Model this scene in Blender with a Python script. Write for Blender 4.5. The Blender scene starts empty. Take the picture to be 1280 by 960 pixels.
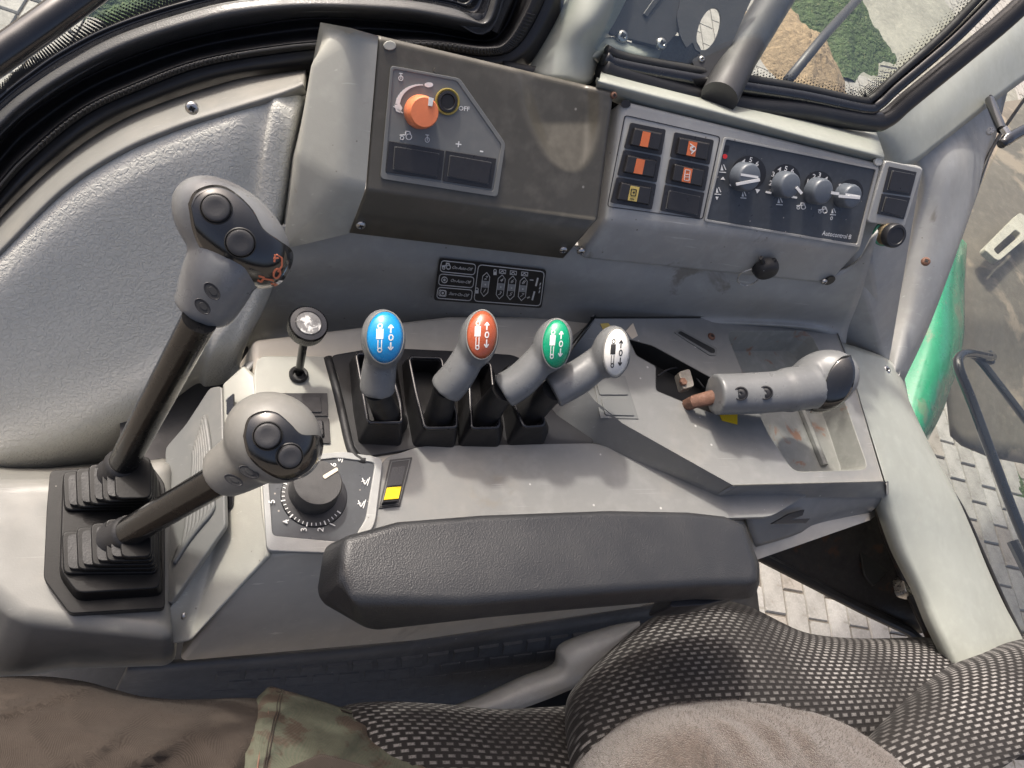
import bpy, bmesh, math, random
from mathutils import Vector as V, Matrix
random.seed(7)
R = math.radians
S = bpy.context.scene
C = bpy.context.collection
# ------------------------------------------------------------ camera
FOC, CAMH = 961.0, 0.62
_b = 570.0; _a = -(FOC*FOC + 110*_b)/2160
_X = V((2160, -110, -FOC)).normalized()
_Z = -V((_a, -_b, -FOC)).normalized()
_X = (_X - _Z*_X.dot(_Z)).normalized(); _Y = _Z.cross(_X)
RW = Matrix((_X, _Y, _Z))            # camera axes -> world axes (rows are the world axes seen by the camera)
cam = bpy.data.objects.new('camera', bpy.data.cameras.new('camera')); C.objects.link(cam)
CP = V((0, 0, CAMH))
cam.matrix_world = Matrix.Translation(CP) @ RW.to_4x4()
cam.data.sensor_width = 36; cam.data.lens = 36*FOC/1280
cam.data.clip_start = .02; cam.data.clip_end = 200
S.camera = cam
# ------------------------------------------------------------ light
w = bpy.data.worlds.new('World'); S.world = w; w.use_nodes = True
nt = w.node_tree
sky = nt.nodes.new('ShaderNodeTexSky'); sky.sky_type = 'NISHITA'; sky.sun_disc = False
SUN = V((-.30, .60, .80)).normalized()
sky.sun_elevation = math.asin(SUN.z); sky.sun_rotation = math.atan2(SUN.x, SUN.y)
sky.dust_density = 8; sky.ozone_density = 0; sky.air_density = .5
bg = nt.nodes['Background']; bg.inputs[1].default_value = .15
nt.links.new(sky.outputs[0], bg.inputs[0])
sl = bpy.data.lights.new('sun', 'SUN'); sl.energy = 2.0; sl.angle = R(3); sl.color = (1, .95, .87)
so = bpy.data.objects.new('sun', sl); C.objects.link(so)
so.rotation_euler = SUN.to_track_quat('Z', 'Y').to_euler()
S.view_settings.view_transform = 'Standard'; S.view_settings.look = 'None'
S.view_settings.exposure = .92; S.view_settings.gamma = 1
# ------------------------------------------------------------ geometry helpers
def ray(px, py):
    return RW @ V((px-640, -(py-480), -FOC))
def at(px, py, z):
    d = ray(px, py); return CP + d*((z-CAMH)/d.z)
class Plane:
    def __init__(s, o, n): s.o = V(o); s.n = V(n).normalized()
    def hit(s, px, py, h=0):
        d = ray(px, py); o = s.o + s.n*h
        return CP + d*((o-CP).dot(s.n)/d.dot(s.n))
def atx(px, py, x):
    return Plane((x, 0, 0), (1, 0, 0)).hit(px, py)
def aty(px, py, y):
    return Plane((0, y, 0), (0, 1, 0)).hit(px, py)
def proj(p):
    c = RW.transposed() @ (V(p)-CP); return (640 - c.x/c.z*FOC, 480 + c.y/c.z*FOC)
def mpp(p):                      # metres per photo pixel at a point
    return abs((RW.transposed() @ (V(p)-CP)).z)/FOC
def rc(pts, r=6, n=4):           # round the corners of a polygon
    out = []; N = len(pts)
    for i in range(N):
        p, a, b = V(pts[i]), V(pts[i-1]), V(pts[(i+1) % N])
        da, db = a-p, b-p
        q = min(r, da.length*.45, db.length*.45)
        s, e = p+da.normalized()*q, p+db.normalized()*q
        for k in range(n+1):
            t = k/n; out.append(tuple(s*(1-t)**2 + p*2*t*(1-t) + e*t*t))
    return out
def circ(cx, cy, r, n=24, r2=None, rot=0):
    r2 = r2 or r; o = []
    for k in range(n):
        a = 2*math.pi*k/n; x, y = r*math.cos(a), r2*math.sin(a)
        o.append((cx + x*math.cos(rot)-y*math.sin(rot), cy + x*math.sin(rot)+y*math.cos(rot)))
    return o
def cat(pts, n):                 # Catmull-Rom through a list of points (any dimension), n steps a span
    pts = [V(p) for p in pts]
    if len(pts) < 2: return pts
    P_ = [pts[0]*2-pts[1]] + pts + [pts[-1]*2-pts[-2]]; o = []
    for i in range(1, len(P_)-2):
        a, b, c, d = P_[i-1:i+3]
        for k in range(n):
            t = k/n
            o.append(.5*((2*b) + (c-a)*t + (2*a-5*b+4*c-d)*t*t + (3*b-a-3*c+d)*t**3))
    return o + [pts[-1]]
class MB:
    def __init__(s): s.v = []; s.f = []; s.uv = {}; s.sharp = False
    def add(s, vs, fs):
        o = len(s.v); s.v += [V(p) for p in vs]; s.f += [tuple(i+o for i in f) for f in fs]; return s
    def prism(s, pts, n, h0, h1, top=1.0):
        n = V(n).normalized(); N = len(pts); c = sum((V(p) for p in pts), V((0,0,0)))/N
        lo = [V(p)+n*h0 for p in pts]; hi = [c+(V(p)-c)*top+n*h1 for p in pts]
        # orientation
        ar = sum(((V(pts[i])-c).cross(V(pts[(i+1) % N])-c) for i in range(N)), V((0,0,0)))
        if ar.dot(n) < 0: lo.reverse(); hi.reverse()
        return s.add(lo+hi, [tuple(range(N-1, -1, -1)), tuple(range(N, 2*N))] + [(i, (i+1) % N, N+(i+1) % N, N+i) for i in range(N)])
    def slab(s, pl, px, h0, h1, top=1.0):
        return s.prism([pl.hit(*p) for p in px], pl.n, h0, h1, top)
    def ring(s, pl, outer, inner, h0, h1):     # frame between two pixel polygons with the same count
        N = len(outer); A = [pl.hit(*p) for p in outer]; B = [pl.hit(*p) for p in inner]
        ar = sum(((A[i]-A[0]).cross(A[(i+1) % N]-A[0]) for i in range(N)), V((0,0,0)))
        if ar.dot(pl.n) < 0: A.reverse(); B.reverse()
        n = pl.n
        vs = [p+n*h1 for p in A]+[p+n*h1 for p in B]+[p+n*h0 for p in A]+[p+n*h0 for p in B]
        fs = []
        for i in range(N):
            j = (i+1) % N
            fs += [(i, j, N+j, N+i), (2*N+i, 2*N+j, j, i), (N+i, N+j, 3*N+j, 3*N+i), (2*N+j, 2*N+i, 3*N+i, 3*N+j)]
        return s.add(vs, fs)
    def tube(s, pts, rad, seg=12, cap=True, flat=1.0, up=None):
        pts = [V(p) for p in pts]; n = len(pts)
        rs = rad if isinstance(rad, (list, tuple)) else [rad]*n
        vs = []; fs = []; ref = None
        for i, p in enumerate(pts):
            t = (pts[min(i+1, n-1)] - pts[max(i-1, 0)]).normalized()
            if ref is None: ref = V(up) if up else (V((0,0,1)) if abs(t.z) < .9 else V((1,0,0)))
            x = (ref - t*ref.dot(t)).normalized(); y = t.cross(x); ref = x
            for k in range(seg):
                a = 2*math.pi*k/seg
                vs.append(p + x*math.cos(a)*rs[i]*flat + y*math.sin(a)*rs[i])
        for i in range(n-1):
            for k in range(seg):
                l = (k+1) % seg
                fs.append((i*seg+k, i*seg+l, (i+1)*seg+l, (i+1)*seg+k))
        if cap:
            fs.append(tuple(range(seg-1, -1, -1))); fs.append(tuple((n-1)*seg+k for k in range(seg)))
        return s.add(vs, fs)
    def loop(s, pts, r, seg=6):                # closed tube
        pts = [V(p) for p in pts]; n = len(pts); vs = []; fs = []
        for i, p in enumerate(pts):
            t = (pts[(i+1) % n]-pts[i-1]).normalized(); x = (V((0,0,1))-t*t.z).normalized(); y = t.cross(x)
            for k in range(seg):
                a = 2*math.pi*k/seg; vs.append(p + x*math.cos(a)*r + y*math.sin(a)*r)
        for i in range(n):
            for k in range(seg):
                l = (k+1) % seg; j = (i+1) % n
                fs.append((i*seg+k, i*seg+l, j*seg+l, j*seg+k))
        return s.add(vs, fs)
    def lathe(s, o, n, prof, seg=24, ref=None):   # prof: (height along n, radius)
        n = V(n).normalized(); r0 = V(ref) if ref else (V((1,0,0)) if abs(n.x) < .8 else V((0,1,0)))
        x = (r0-n*r0.dot(n)).normalized(); y = n.cross(x); vs = []; fs = []; m = len(prof)
        for h, r in prof:
            for k in range(seg):
                a = 2*math.pi*k/seg; vs.append(V(o)+n*h+(x*math.cos(a)+y*math.sin(a))*r)
        for i in range(m-1):
            for k in range(seg):
                l = (k+1) % seg; fs.append((i*seg+k, i*seg+l, (i+1)*seg+l, (i+1)*seg+k))
        fs.append(tuple(range(seg-1, -1, -1))); fs.append(tuple((m-1)*seg+k for k in range(seg)))
        return s.add(vs, fs)
    def ell(s, E, nu=28, nv=18, k=1.0):
        vs = []; fs = []
        for j in range(nv+1):
            th = math.pi*j/nv
            for i in range(nu):
                ph = 2*math.pi*i/nu
                vs.append(E['c'] + (E['x']*math.sin(th)*math.cos(ph) + E['y']*math.sin(th)*math.sin(ph) + E['z']*math.cos(th))*k)
        for j in range(nv):
            for i in range(nu):
                l = (i+1) % nu; fs.append((j*nu+i, (j+1)*nu+i, (j+1)*nu+l, j*nu+l))
        return s.add(vs, fs)
    def ribbon(s, pl, pts, wpx, h0=0, h1=.0003, closed=False):
        pts = [V(p) for p in pts]; n = len(pts)
        rng = range(n) if closed else range(n-1)
        for i in rng:
            a, b = pts[i], pts[(i+1) % n]; d = b-a
            if d.length < 1e-6: continue
            d.normalize(); q = V((-d.y, d.x))*wpx/2; e = d*wpx*.35
            s.slab(pl, [tuple(a-e-q), tuple(b+e-q), tuple(b+e+q), tuple(a-e+q)], h0, h1)
        return s
    def text(s, pl, t, px, py, size, d=(1, .12), h=.0004, sx=1.0):
        o = pl.hit(px, py); k = mpp(o)
        x = (pl.hit(px+d[0]*5, py+d[1]*5)-o).normalized(); n = pl.n
        y = n.cross(x)
        if V((proj(o+y*.01)[0]-px, proj(o+y*.01)[1]-py)).dot(V((d[1], -d[0]))) < 0: y = -y
        ky = 5/ V((proj(o+y*.005)[0]-px, proj(o+y*.005)[1]-py)).length/1000
        kx = 5/ V((proj(o+x*.005)[0]-px, proj(o+x*.005)[1]-py)).length/1000
        cu = bpy.data.curves.new('t', 'FONT'); cu.body = t; cu.align_x = 'CENTER'; cu.align_y = 'CENTER'; cu.size = 1.35; cu.resolution_u = 2
        cu.offset = .012
        ob = bpy.data.objects.new('t', cu); me = bpy.data.meshes.new_from_object(ob)
        vs = [o + n*h + x*(v.co.x*size*kx*sx) + y*(v.co.y*size*ky) for v in me.vertices]
        s.add(vs, [tuple(p.vertices) for p in me.polygons])
        bpy.data.objects.remove(ob); bpy.data.curves.remove(cu); bpy.data.meshes.remove(me)
        return s
    def build(s, name, mat, parent=None, bevel=0, seg=2, smooth=True, ang=35, mods=(), uv=None):
        me = bpy.data.meshes.new(name)
        org = parent_loc(parent)
        if parent is None:
            org = sum(s.v, V((0,0,0)))/len(s.v); org.z = min(p.z for p in s.v)
        me.from_pydata([p-org for p in s.v], [], s.f); me.validate()
        if uv:
            L = me.uv_layers.new(name='uv')
            for li, lp in enumerate(me.loops): L.data[li].uv = uv[lp.vertex_index]
        o = bpy.data.objects.new(name, me); C.objects.link(o)
        me.materials.append(mat)
        if parent is not None: o.parent = parent
        else: o.location = org
        if bevel:
            b = o.modifiers.new('bevel', 'BEVEL'); b.width = bevel; b.segments = seg; b.limit_method = 'ANGLE'; b.angle_limit = R(28)
            b.harden_normals = True; smooth = True
        for m in mods:
            md = o.modifiers.new(m[0].lower(), m[0])
            for k, v in m[1].items(): setattr(md, k, v)
        if smooth:
            me.polygons.foreach_set('use_smooth', [True]*len(me.polygons))
            if not bevel and ang < 180 and not mods:
                bm = bmesh.new(); bm.from_mesh(me)
                for e in bm.edges:
                    if len(e.link_faces) == 2 and e.calc_face_angle(0) > R(ang): e.smooth = False
                bm.to_mesh(me); bm.free()
        return o
def parent_loc(p):
    l = V((0,0,0))
    while p is not None: l = l + p.location; p = p.parent
    return l
def tag(o, label, cat=None, group=None, kind=None):
    if label: o['label'] = label
    if cat: o['category'] = cat
    if group: o['group'] = group
    if kind: o['kind'] = kind
    return o
def thing(name, loc, label, cat, group=None):
    o = bpy.data.objects.new(name, None); o.empty_display_size = .02; C.objects.link(o); o.location = V(loc)
    return tag(o, label, cat, group)
def grid(rows, nu=6, nv=6, closed_v=False):   # rows of 3D control points -> interpolated surface; returns verts, faces, uvs
    cols = [cat(r, nu) for r in rows]
    m = len(cols[0]); pts = [cat([c[i] for c in cols], nv) for i in range(m)]
    n = len(pts[0]); vs = []; uv = []
    L = sum((pts[i+1][n//2]-pts[i][n//2]).length for i in range(m-1)); W = sum((pts[m//2][j+1]-pts[m//2][j]).length for j in range(n-1))
    cu = [[0]*n for _ in range(m)]; cv = [[0]*n for _ in range(m)]
    for i in range(m):
        for j in range(n):
            if i: cu[i][j] = cu[i-1][j] + (pts[i][j]-pts[i-1][j]).length
            if j: cv[i][j] = cv[i][j-1] + (pts[i][j]-pts[i][j-1]).length
    for i in range(m):
        for j in range(n): vs.append(pts[i][j]); uv.append((cu[i][j]-cu[m//2][j], cv[i][j]-cv[i][n//2]))
    fs = [(i*n+j, i*n+j+1, (i+1)*n+j+1, (i+1)*n+j) for i in range(m-1) for j in range(n-1)]
    return vs, fs, uv
def surf(name, rows, mat, parent=None, thick=.004, nu=6, nv=6, noise=None, off=-1):
    b = MB(); vs, fs, uv = grid(rows, nu, nv)
    c = vs[len(vs)//2]; f = fs[len(fs)//2]
    nn = (vs[f[1]]-vs[f[0]]).cross(vs[f[2]]-vs[f[0]])
    if nn.dot(CP-c) < 0: fs = [tuple(reversed(q)) for q in fs]
    if noise: vs = [noise(p) for p in vs]
    b.add(vs, fs)
    return b.build(name, mat, parent, uv=uv, mods=[('SOLIDIFY', dict(thickness=thick, offset=off))] if thick else [], ang=180)
# ------------------------------------------------------------ materials
def mat(name, col, rough=.5, bump=None, var=0, varscale=6, spec=.5, metal=0, coat=0, spots=None, sheen=0, extra=None, trans=0, speck=None, scuff=0):
    m = bpy.data.materials.new(name); m.use_nodes = True; N = m.node_tree.nodes; L = m.node_tree.links
    B = N['Principled BSDF']; B.inputs['Roughness'].default_value = rough
    B.inputs['Specular IOR Level'].default_value = spec; B.inputs['Metallic'].default_value = metal
    B.inputs['Coat Weight'].default_value = coat; B.inputs['Coat Roughness'].default_value = .08
    B.inputs['Sheen Weight'].default_value = sheen; B.inputs['Transmission Weight'].default_value = trans
    tc = N.new('ShaderNodeTexCoord'); cur = None
    rgb = N.new('ShaderNodeRGB'); rgb.outputs[0].default_value = (*col, 1); cur = rgb.outputs[0]
    def noise(sc, det=4, ro=.55, dist=0):
        n = N.new('ShaderNodeTexNoise'); n.inputs['Scale'].default_value = sc; n.inputs['Detail'].default_value = det
        n.inputs['Roughness'].default_value = ro; n.inputs['Distortion'].default_value = dist
        L.new(tc.outputs['Object'], n.inputs['Vector']); return n.outputs['Fac']
    def ramp(src, a, b, c0=0, c1=1):
        r = N.new('ShaderNodeMapRange'); r.inputs[1].default_value = a; r.inputs[2].default_value = b
        r.inputs[3].default_value = c0; r.inputs[4].default_value = c1; L.new(src, r.inputs[0]); return r.outputs[0]
    def mix(fac, a, bcol, mode='MIX'):
        x = N.new('ShaderNodeMix'); x.data_type = 'RGBA'; x.blend_type = mode
        if isinstance(fac, float): x.inputs[0].default_value = fac
        else: L.new(fac, x.inputs[0])
        L.new(a, x.inputs[6])
        if isinstance(bcol, tuple): x.inputs[7].default_value = (*bcol, 1)
        else: L.new(bcol, x.inputs[7])
        return x.outputs[2]
    if var:
        f = noise(varscale, 6, .65)
        cur = mix(ramp(f, .35, .68, 0, 1), cur, tuple(c*(1-var) for c in col))
        f2 = noise(varscale*9, 3)
        cur = mix(ramp(f2, .5, .75, 0, .5), cur, tuple(min(1, c*(1+var*.9)+.002) for c in col))
        L.new(ramp(noise(varscale*4, 5), .3, .7, max(.05, rough-.1), min(1, rough+.12)), B.inputs['Roughness'])
    if spots:
        sc, thr, scol = spots
        cur = mix(ramp(noise(sc, 5, .6, .4), thr, thr+.06, 0, .85), cur, scol)
    if speck:
        sc, thr, scol = speck
        vo = N.new('ShaderNodeTexVoronoi'); vo.inputs['Scale'].default_value = sc; L.new(tc.outputs['Object'], vo.inputs['Vector'])
        cur = mix(ramp(vo.outputs['Distance'], thr, thr*.6, 0, .8), cur, scol)
    for q, ang in enumerate(((.3, .2), (-.9, 1.1), (1.3, .5)) if scuff else ()):
        mp = N.new('ShaderNodeMapping'); mp.inputs['Rotation'].default_value = (ang[1]*.4, ang[1]*.2, ang[0]); mp.inputs['Scale'].default_value = (6, 320, 90)
        L.new(tc.outputs['Object'], mp.inputs[0]); ns = N.new('ShaderNodeTexNoise'); ns.inputs['Scale'].default_value = 1.6; ns.inputs['Detail'].default_value = 2; L.new(mp.outputs[0], ns.inputs['Vector'])
        gate = ramp(noise(14+5*q, 3), .5, .62, 0, 1)
        mu = N.new('ShaderNodeMath'); mu.operation = 'MULTIPLY'; L.new(ramp(ns.outputs['Fac'], .70, .74, 0, scuff), mu.inputs[0]); L.new(gate, mu.inputs[1])
        cur = mix(mu.outputs[0], cur, tuple(min(1, c*1.7+.04) for c in col))
    if scuff:      # settled dust in large soft patches
        cur = mix(ramp(noise(5, 6, .7), .48, .72, 0, .35), cur, (.34, .31, .26))
    if extra: cur = extra(N, L, tc, cur, mix, ramp, noise, B)
    L.new(cur, B.inputs['Base Color'])
    if bump:
        kind, sc, st = bump[:3]; bn = N.new('ShaderNodeBump'); bn.inputs['Strength'].default_value = st; bn.inputs['Distance'].default_value = bump[3] if len(bump) > 3 else .001
        if kind == 'n': src = noise(sc, 3)
        elif kind == 'leather':
            src = noise(sc, 3, .5, 1.2); src = ramp(src, .42, .58)
        else:
            vo = N.new('ShaderNodeTexVoronoi'); vo.inputs['Scale'].default_value = sc; vo.feature = 'SMOOTH_F1'; L.new(tc.outputs['Object'], vo.inputs['Vector']); src = vo.outputs['Distance']
        L.new(src, bn.inputs['Height']); L.new(bn.outputs[0], B.inputs['Normal'])
    return m
G = {}
G['grey'] = mat('grey_plastic', (.32, .325, .315), .4, ('n', 900, .12), .2, 7, spots=(16, .66, (.15, .14, .12)), speck=(55, .06, (.1, .085, .07)), scuff=.45)
G['deck'] = mat('deck_plastic', (.2, .203, .197), .38, ('n', 900, .1), .2, 6, spots=(13, .64, (.17, .16, .14)), speck=(45, .07, (.5, .5, .48)), scuff=.45)
G['pod'] = mat('pod_plastic', (.345, .345, .305), .42, ('n', 800, .1), .17, 7, spots=(15, .66, (.24, .22, .18)), speck=(50, .05, (.15, .14, .12)), scuff=.45)
G['tray'] = mat('tray_plastic', (.22, .225, .205), .45, ('n', 500, .1), .25, 12, spots=(30, .6, (.2, .10, .055)))
G['wall'] = mat('console_wall_lit', (.56, .52, .44), .45, ('n', 800, .1), .12, 7, spots=(9, .66, (.33, .3, .25)), scuff=.45)  # pod plastic made lighter and warmer; bounce light put into the colour
G['trim'] = mat('vinyl_trim', (.58, .575, .52), .68, ('leather', 250, .7, .0006), .06, 5)
G['trims'] = mat('smooth_trim', (.17, .17, .158), .5, ('n', 700, .1), .1, 6, scuff=.45)
G['cover'] = mat('cover_plastic', (.083, .077, .062), .38, ('n', 1000, .08), .22, 9, speck=(38, .055, (.3, .28, .25)), scuff=.16)
G['plate'] = mat('fascia_grey', (.15, .155, .15), .42, ('n', 900, .05), .06, 9, scuff=.45)
G['fascia'] = mat('fascia_dark', (.055, .06, .066), .35, None, .25, 18, speck=(95, .085, (.42, .38, .33)))
G['black'] = mat('black_plastic', (.018, .018, .02), .42, ('n', 900, .1), .2, 9)
G['blackg'] = mat('gloss_black_plastic', (.014, .014, .016), .2, None, .2, 25, coat=.5)
G['switch'] = mat('switch_black', (.028, .027, .028), .35, None, .2, 30)
G['rubber'] = mat('rubber_black', (.016, .016, .017), .55, ('n', 600, .25), .3, 12)
G['bellow'] = mat('bellow_rubber', (.006, .006, .006), .38, ('n', 700, .06), .2, 12, spec=.25, speck=(70, .045, (.2, .19, .17)))
G['vinylk'] = mat('black_vinyl', (.023, .024, .026), .4, ('v', 1050, .5, .0005), .12, 9)
G['band'] = mat('black_grained_trim', (.06, .06, .06), .38, ('v', 900, .4, .0005), .1, 9)
G['grip'] = mat('grip_grey', (.155, .16, .162), .34, ('n', 500, .08), .16, 22, speck=(120, .05, (.2, .14, .08)))
G['gripl'] = mat('grip_grey_worn', (.18, .177, .162), .42, ('n', 500, .08), .12, 24)
G['gripd'] = mat('grip_cap_black', (.012, .012, .012), .16, ('n', 60, .06), .4, 22, coat=.9, spots=(90, .77, (.10, .09, .085)))
G['button'] = mat('button_grey', (.03, .03, .032), .5, ('n', 700, .1), .15, 40)
G['shaft'] = mat('shaft_black', (.006, .006, .006), .22, ('n', 40, .1), .3, 20, coat=.3)
G['steel'] = mat('screw_steel', (.55, .54, .52), .3, None, .2, 60, metal=1)
G['rust'] = mat('rusty_steel', (.17, .085, .055), .75, ('n', 300, .6), .4, 60)
G['blue'] = mat('blue_disc', (.008, .27, .62), .28, None, .12, 60, coat=.4, spots=(150, .72, (.16, .32, .5)))
G['brown'] = mat('brown_disc', (.40, .085, .03), .28, None, .15, 60, coat=.4)
G['green'] = mat('green_disc', (.0, .29, .14), .28, None, .15, 60, coat=.4, spots=(150, .72, (.12, .3, .2)))
G['white'] = mat('white_disc', (.72, .71, .66), .3, None, .06, 60, coat=.3)
G['ink'] = mat('white_print', (.72, .72, .7), .5, None, .15, 90)
G['inkb'] = mat('black_print', (.015, .015, .015), .5)
G['inkg'] = mat('grey_print', (.33, .34, .34), .5)
G['inko'] = mat('orange_print', (.62, .17, .08), .5)
G['red'] = mat('red_dot', (.6, .03, .03), .4)
G['orange'] = mat('orange_plastic', (.72, .21, .09), .4, None, .12, 50)
G['orangel'] = mat('orange_window', (.66, .17, .06), .35, None, .1, 80)
G['yellow'] = mat('yellow_plastic', (.75, .5, .01), .35, None, .08, 50)
G['yellowl'] = mat('yellow_window', (.55, .42, .12), .4, None, .15, 80)
G['brass'] = mat('yellow_ring', (.32, .25, .05), .45, None, .2, 60)
G['knob'] = mat('knob_slate', (.10, .115, .135), .38, ('n', 600, .1), .15, 40)
G['dial'] = mat('dial_black', (.05, .049, .048), .55, ('n', 900, .2), .1, 30)
G['cream'] = mat('cream_pointer', (.65, .56, .43), .5)
G['metal'] = mat('dark_painted_steel', (.042, .042, .044), .42, ('n', 300, .12), .15, 15)
G['pillar'] = mat('pillar_paint', (.31, .325, .29), .4, ('n', 60, .12), .14, 8, spots=(26, .7, (.30, .24, .16)))
G['bar'] = mat('black_bar_paint', (.012, .012, .013), .2, ('n', 60, .1), .2, 15, coat=.6)
G['rusty_black'] = mat('rusty_black_frame', (.035, .032, .031), .5, ('n', 120, .5), .4, 20, spots=(30, .6, (.07, .035, .022)))
G['greenp'] = mat('green_paint', (.02, .26, .13), .3, ('n', 12, .15, .004), .15, 8, coat=.5, spots=(14, .56, (.13, .2, .12)), speck=(60, .1, (.25, .22, .16)))
G['mud'] = mat('dusty_guard', (.13, .115, .09), .6, ('n', 60, .6), .35, 5, spots=(5, .55, (.24, .2, .15)))
G['mat'] = mat('floor_rubber', (.085, .085, .085), .5, ('n', 300, .3), .3, 9, speck=(40, .05, (.25, .24, .22)))
G['seatp'] = mat('seat_trim_plastic', (.34, .34, .33), .45, ('n', 900, .3), .1, 15)
G['foam'] = mat('mottled_panel', (.16, .16, .16), .7, ('n', 350, .6), .35, 120)
G['paver'] = mat('paver_concrete', (.31, .30, .275), .85, ('n', 30, .5, .004), .3, 9, spots=(11, .6, (.2, .185, .16)))
G['sand'] = mat('joint_sand', (.17, .15, .125), .95, ('n', 40, .5, .004), .3, 8)
G['gravel'] = mat('tan_gravel', (.27, .2, .12), .95, ('n', 30, 1, .02), .5, 22)
G['grass'] = mat('grass_blades', (.05, .085, .025), .8, ('n', 22, 1, .05), .6, 14, spots=(30, .6, (.13, .14, .06)))
G['pale_standin'] = mat('pale_machine_standin', (.27, .265, .22), .6, ('n', 8, .6, .03), .35, 2.5)
def fabric(N, L, tc, cur, mix, ramp, noise, B):
    # staggered pale stitches on black knit, laid out in the cloth's own uv (metres)
    vr = N.new('ShaderNodeMapping'); vr.vector_type = 'POINT'; vr.inputs['Rotation'].default_value = (R(30), 0, R(4)); L.new(tc.outputs['Object'], vr.inputs[0])
    sp = N.new('ShaderNodeSeparateXYZ'); L.new(vr.outputs[0], sp.inputs[0])
    def M(op, a, b=None):
        n = N.new('ShaderNodeMath'); n.operation = op
        for i, x in enumerate((a, b)):
            if x is None: continue
            if isinstance(x, (int, float)): n.inputs[i].default_value = x
            else: L.new(x, n.inputs[i])
        return n.outputs[0]
    v = M('MULTIPLY', sp.outputs[1], 1/.0052); row = M('FLOOR', v); fv = M('SUBTRACT', v, row)
    u = M('ADD', M('MULTIPLY', sp.outputs[0], 1/.0120), M('FRACT', M('MULTIPLY', M('ADD', row, 1000.2), .5))); fu = M('FRACT', u)
    du = M('ABSOLUTE', M('SUBTRACT', fu, .5)); dv = M('ABSOLUTE', M('SUBTRACT', fv, .5))
    d = M('MAXIMUM', M('MULTIPLY', du, 1.0), M('MULTIPLY', dv, 1.15))
    f = ramp(d, .33, .2, 0, 1)
    g = M('MULTIPLY', f, M('MULTIPLY', ramp(noise(9, 3), .38, .62, .3, 1), ramp(noise(700, 2), .3, .6, .45, 1)))
    bn = N.new('ShaderNodeBump'); bn.inputs['Strength'].default_value = .6; bn.inputs['Distance'].default_value = .0008
    L.new(M('MULTIPLY', ramp(M('MAXIMUM', du, dv), .5, .2), 1), bn.inputs['Height']); L.new(bn.outputs[0], B.inputs['Normal'])
    return mix(g, cur, (.27, .26, .25))
G['fabric'] = mat('seat_mesh_fabric', (.014, .0125, .012), .8, None, 0, extra=fabric, sheen=.04, spec=.25)
def cloth(c2, thr=.5, sc=6):
    def f(N, L, tc, cur, mix, ramp, noise, B):
        cur = mix(ramp(noise(sc, 4, .6), thr, thr+.05, 0, .9), cur, c2)
        w_ = N.new('ShaderNodeTexWave'); w_.inputs['Scale'].default_value = 520; w_.bands_direction = 'DIAGONAL'; w_.inputs['Distortion'].default_value = 1.5
        L.new(tc.outputs['Object'], w_.inputs['Vector'])
        return mix(ramp(w_.outputs['Fac'], 0, 1, .0, .22), cur, tuple(x*2.2+.02 for x in c2))
    return f
G['trouser'] = mat('trouser_cloth', (.028, .022, .018), .9, ('n', 900, .5, .0008), .25, 9, sheen=.03, spec=.15, extra=cloth((.04, .032, .026), .52, 8))
G['pocket'] = mat('camouflage_cloth', (.085, .095, .068), .9, ('n', 900, .5, .0008), .2, 20, sheen=.03, spec=.15, extra=cloth((.06, .043, .032), .49, 26))
G['fleece'] = mat('fleece_cloth', (.095, .076, .064), 1, ('n', 800, 1, .002), .45, 260, sheen=.3, spec=.1)
gl = bpy.data.materials.new('window_glass'); gl.use_nodes = True
_n = gl.node_tree.nodes; _l = gl.node_tree.links; _n.clear()
_o = _n.new('ShaderNodeOutputMaterial'); _m = _n.new('ShaderNodeMixShader'); _t = _n.new('ShaderNodeBsdfTransparent'); _g = _n.new('ShaderNodeBsdfGlossy')
_t.inputs[0].default_value = (.93, .95, .93, 1); _g.inputs['Roughness'].default_value = .03; _m.inputs[0].default_value = .07
_l.new(_t.outputs[0], _m.inputs[1]); _l.new(_g.outputs[0], _m.inputs[2]); _l.new(_m.outputs[0], _o.inputs[0])
G['glass'] = gl
# ------------------------------------------------------------ reference planes of the cab
Pc = at(600, 255, .16)
PN = Plane(Pc, (0, -.731, .683))                    # sloping instrument face
_r0, _r1 = at(600, 400, -.005), at(600, 318, .10)
_d = V((0, _r1.y-_r0.y, _r1.z-_r0.z)).normalized()
RS = Plane(_r1, (0, -_d.z, _d.y))                   # riser behind the levers
_l1 = at(600, 318, .10); _d = V((0, Pc.y-_l1.y, Pc.z-_l1.z)).normalized()
LP = Plane(_l1, (0, -_d.z, _d.y))                   # lower lip of the instrument face
DK = Plane((0, 0, 0), (0, 0, 1)); 
def HZ(z): return Plane((0, 0, z), (0, 0, 1))
RD = HZ(.03)                                        # raised rear deck
WN = Plane((0, .64, .2), (0, -1, .12))              # side windows
TR = Plane((0, .40, 0), (0, -.90, .45))             # lower side trim
TS = Plane((0, .455, 0), (0, -.90, .45))            # window seals, set further out
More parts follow.
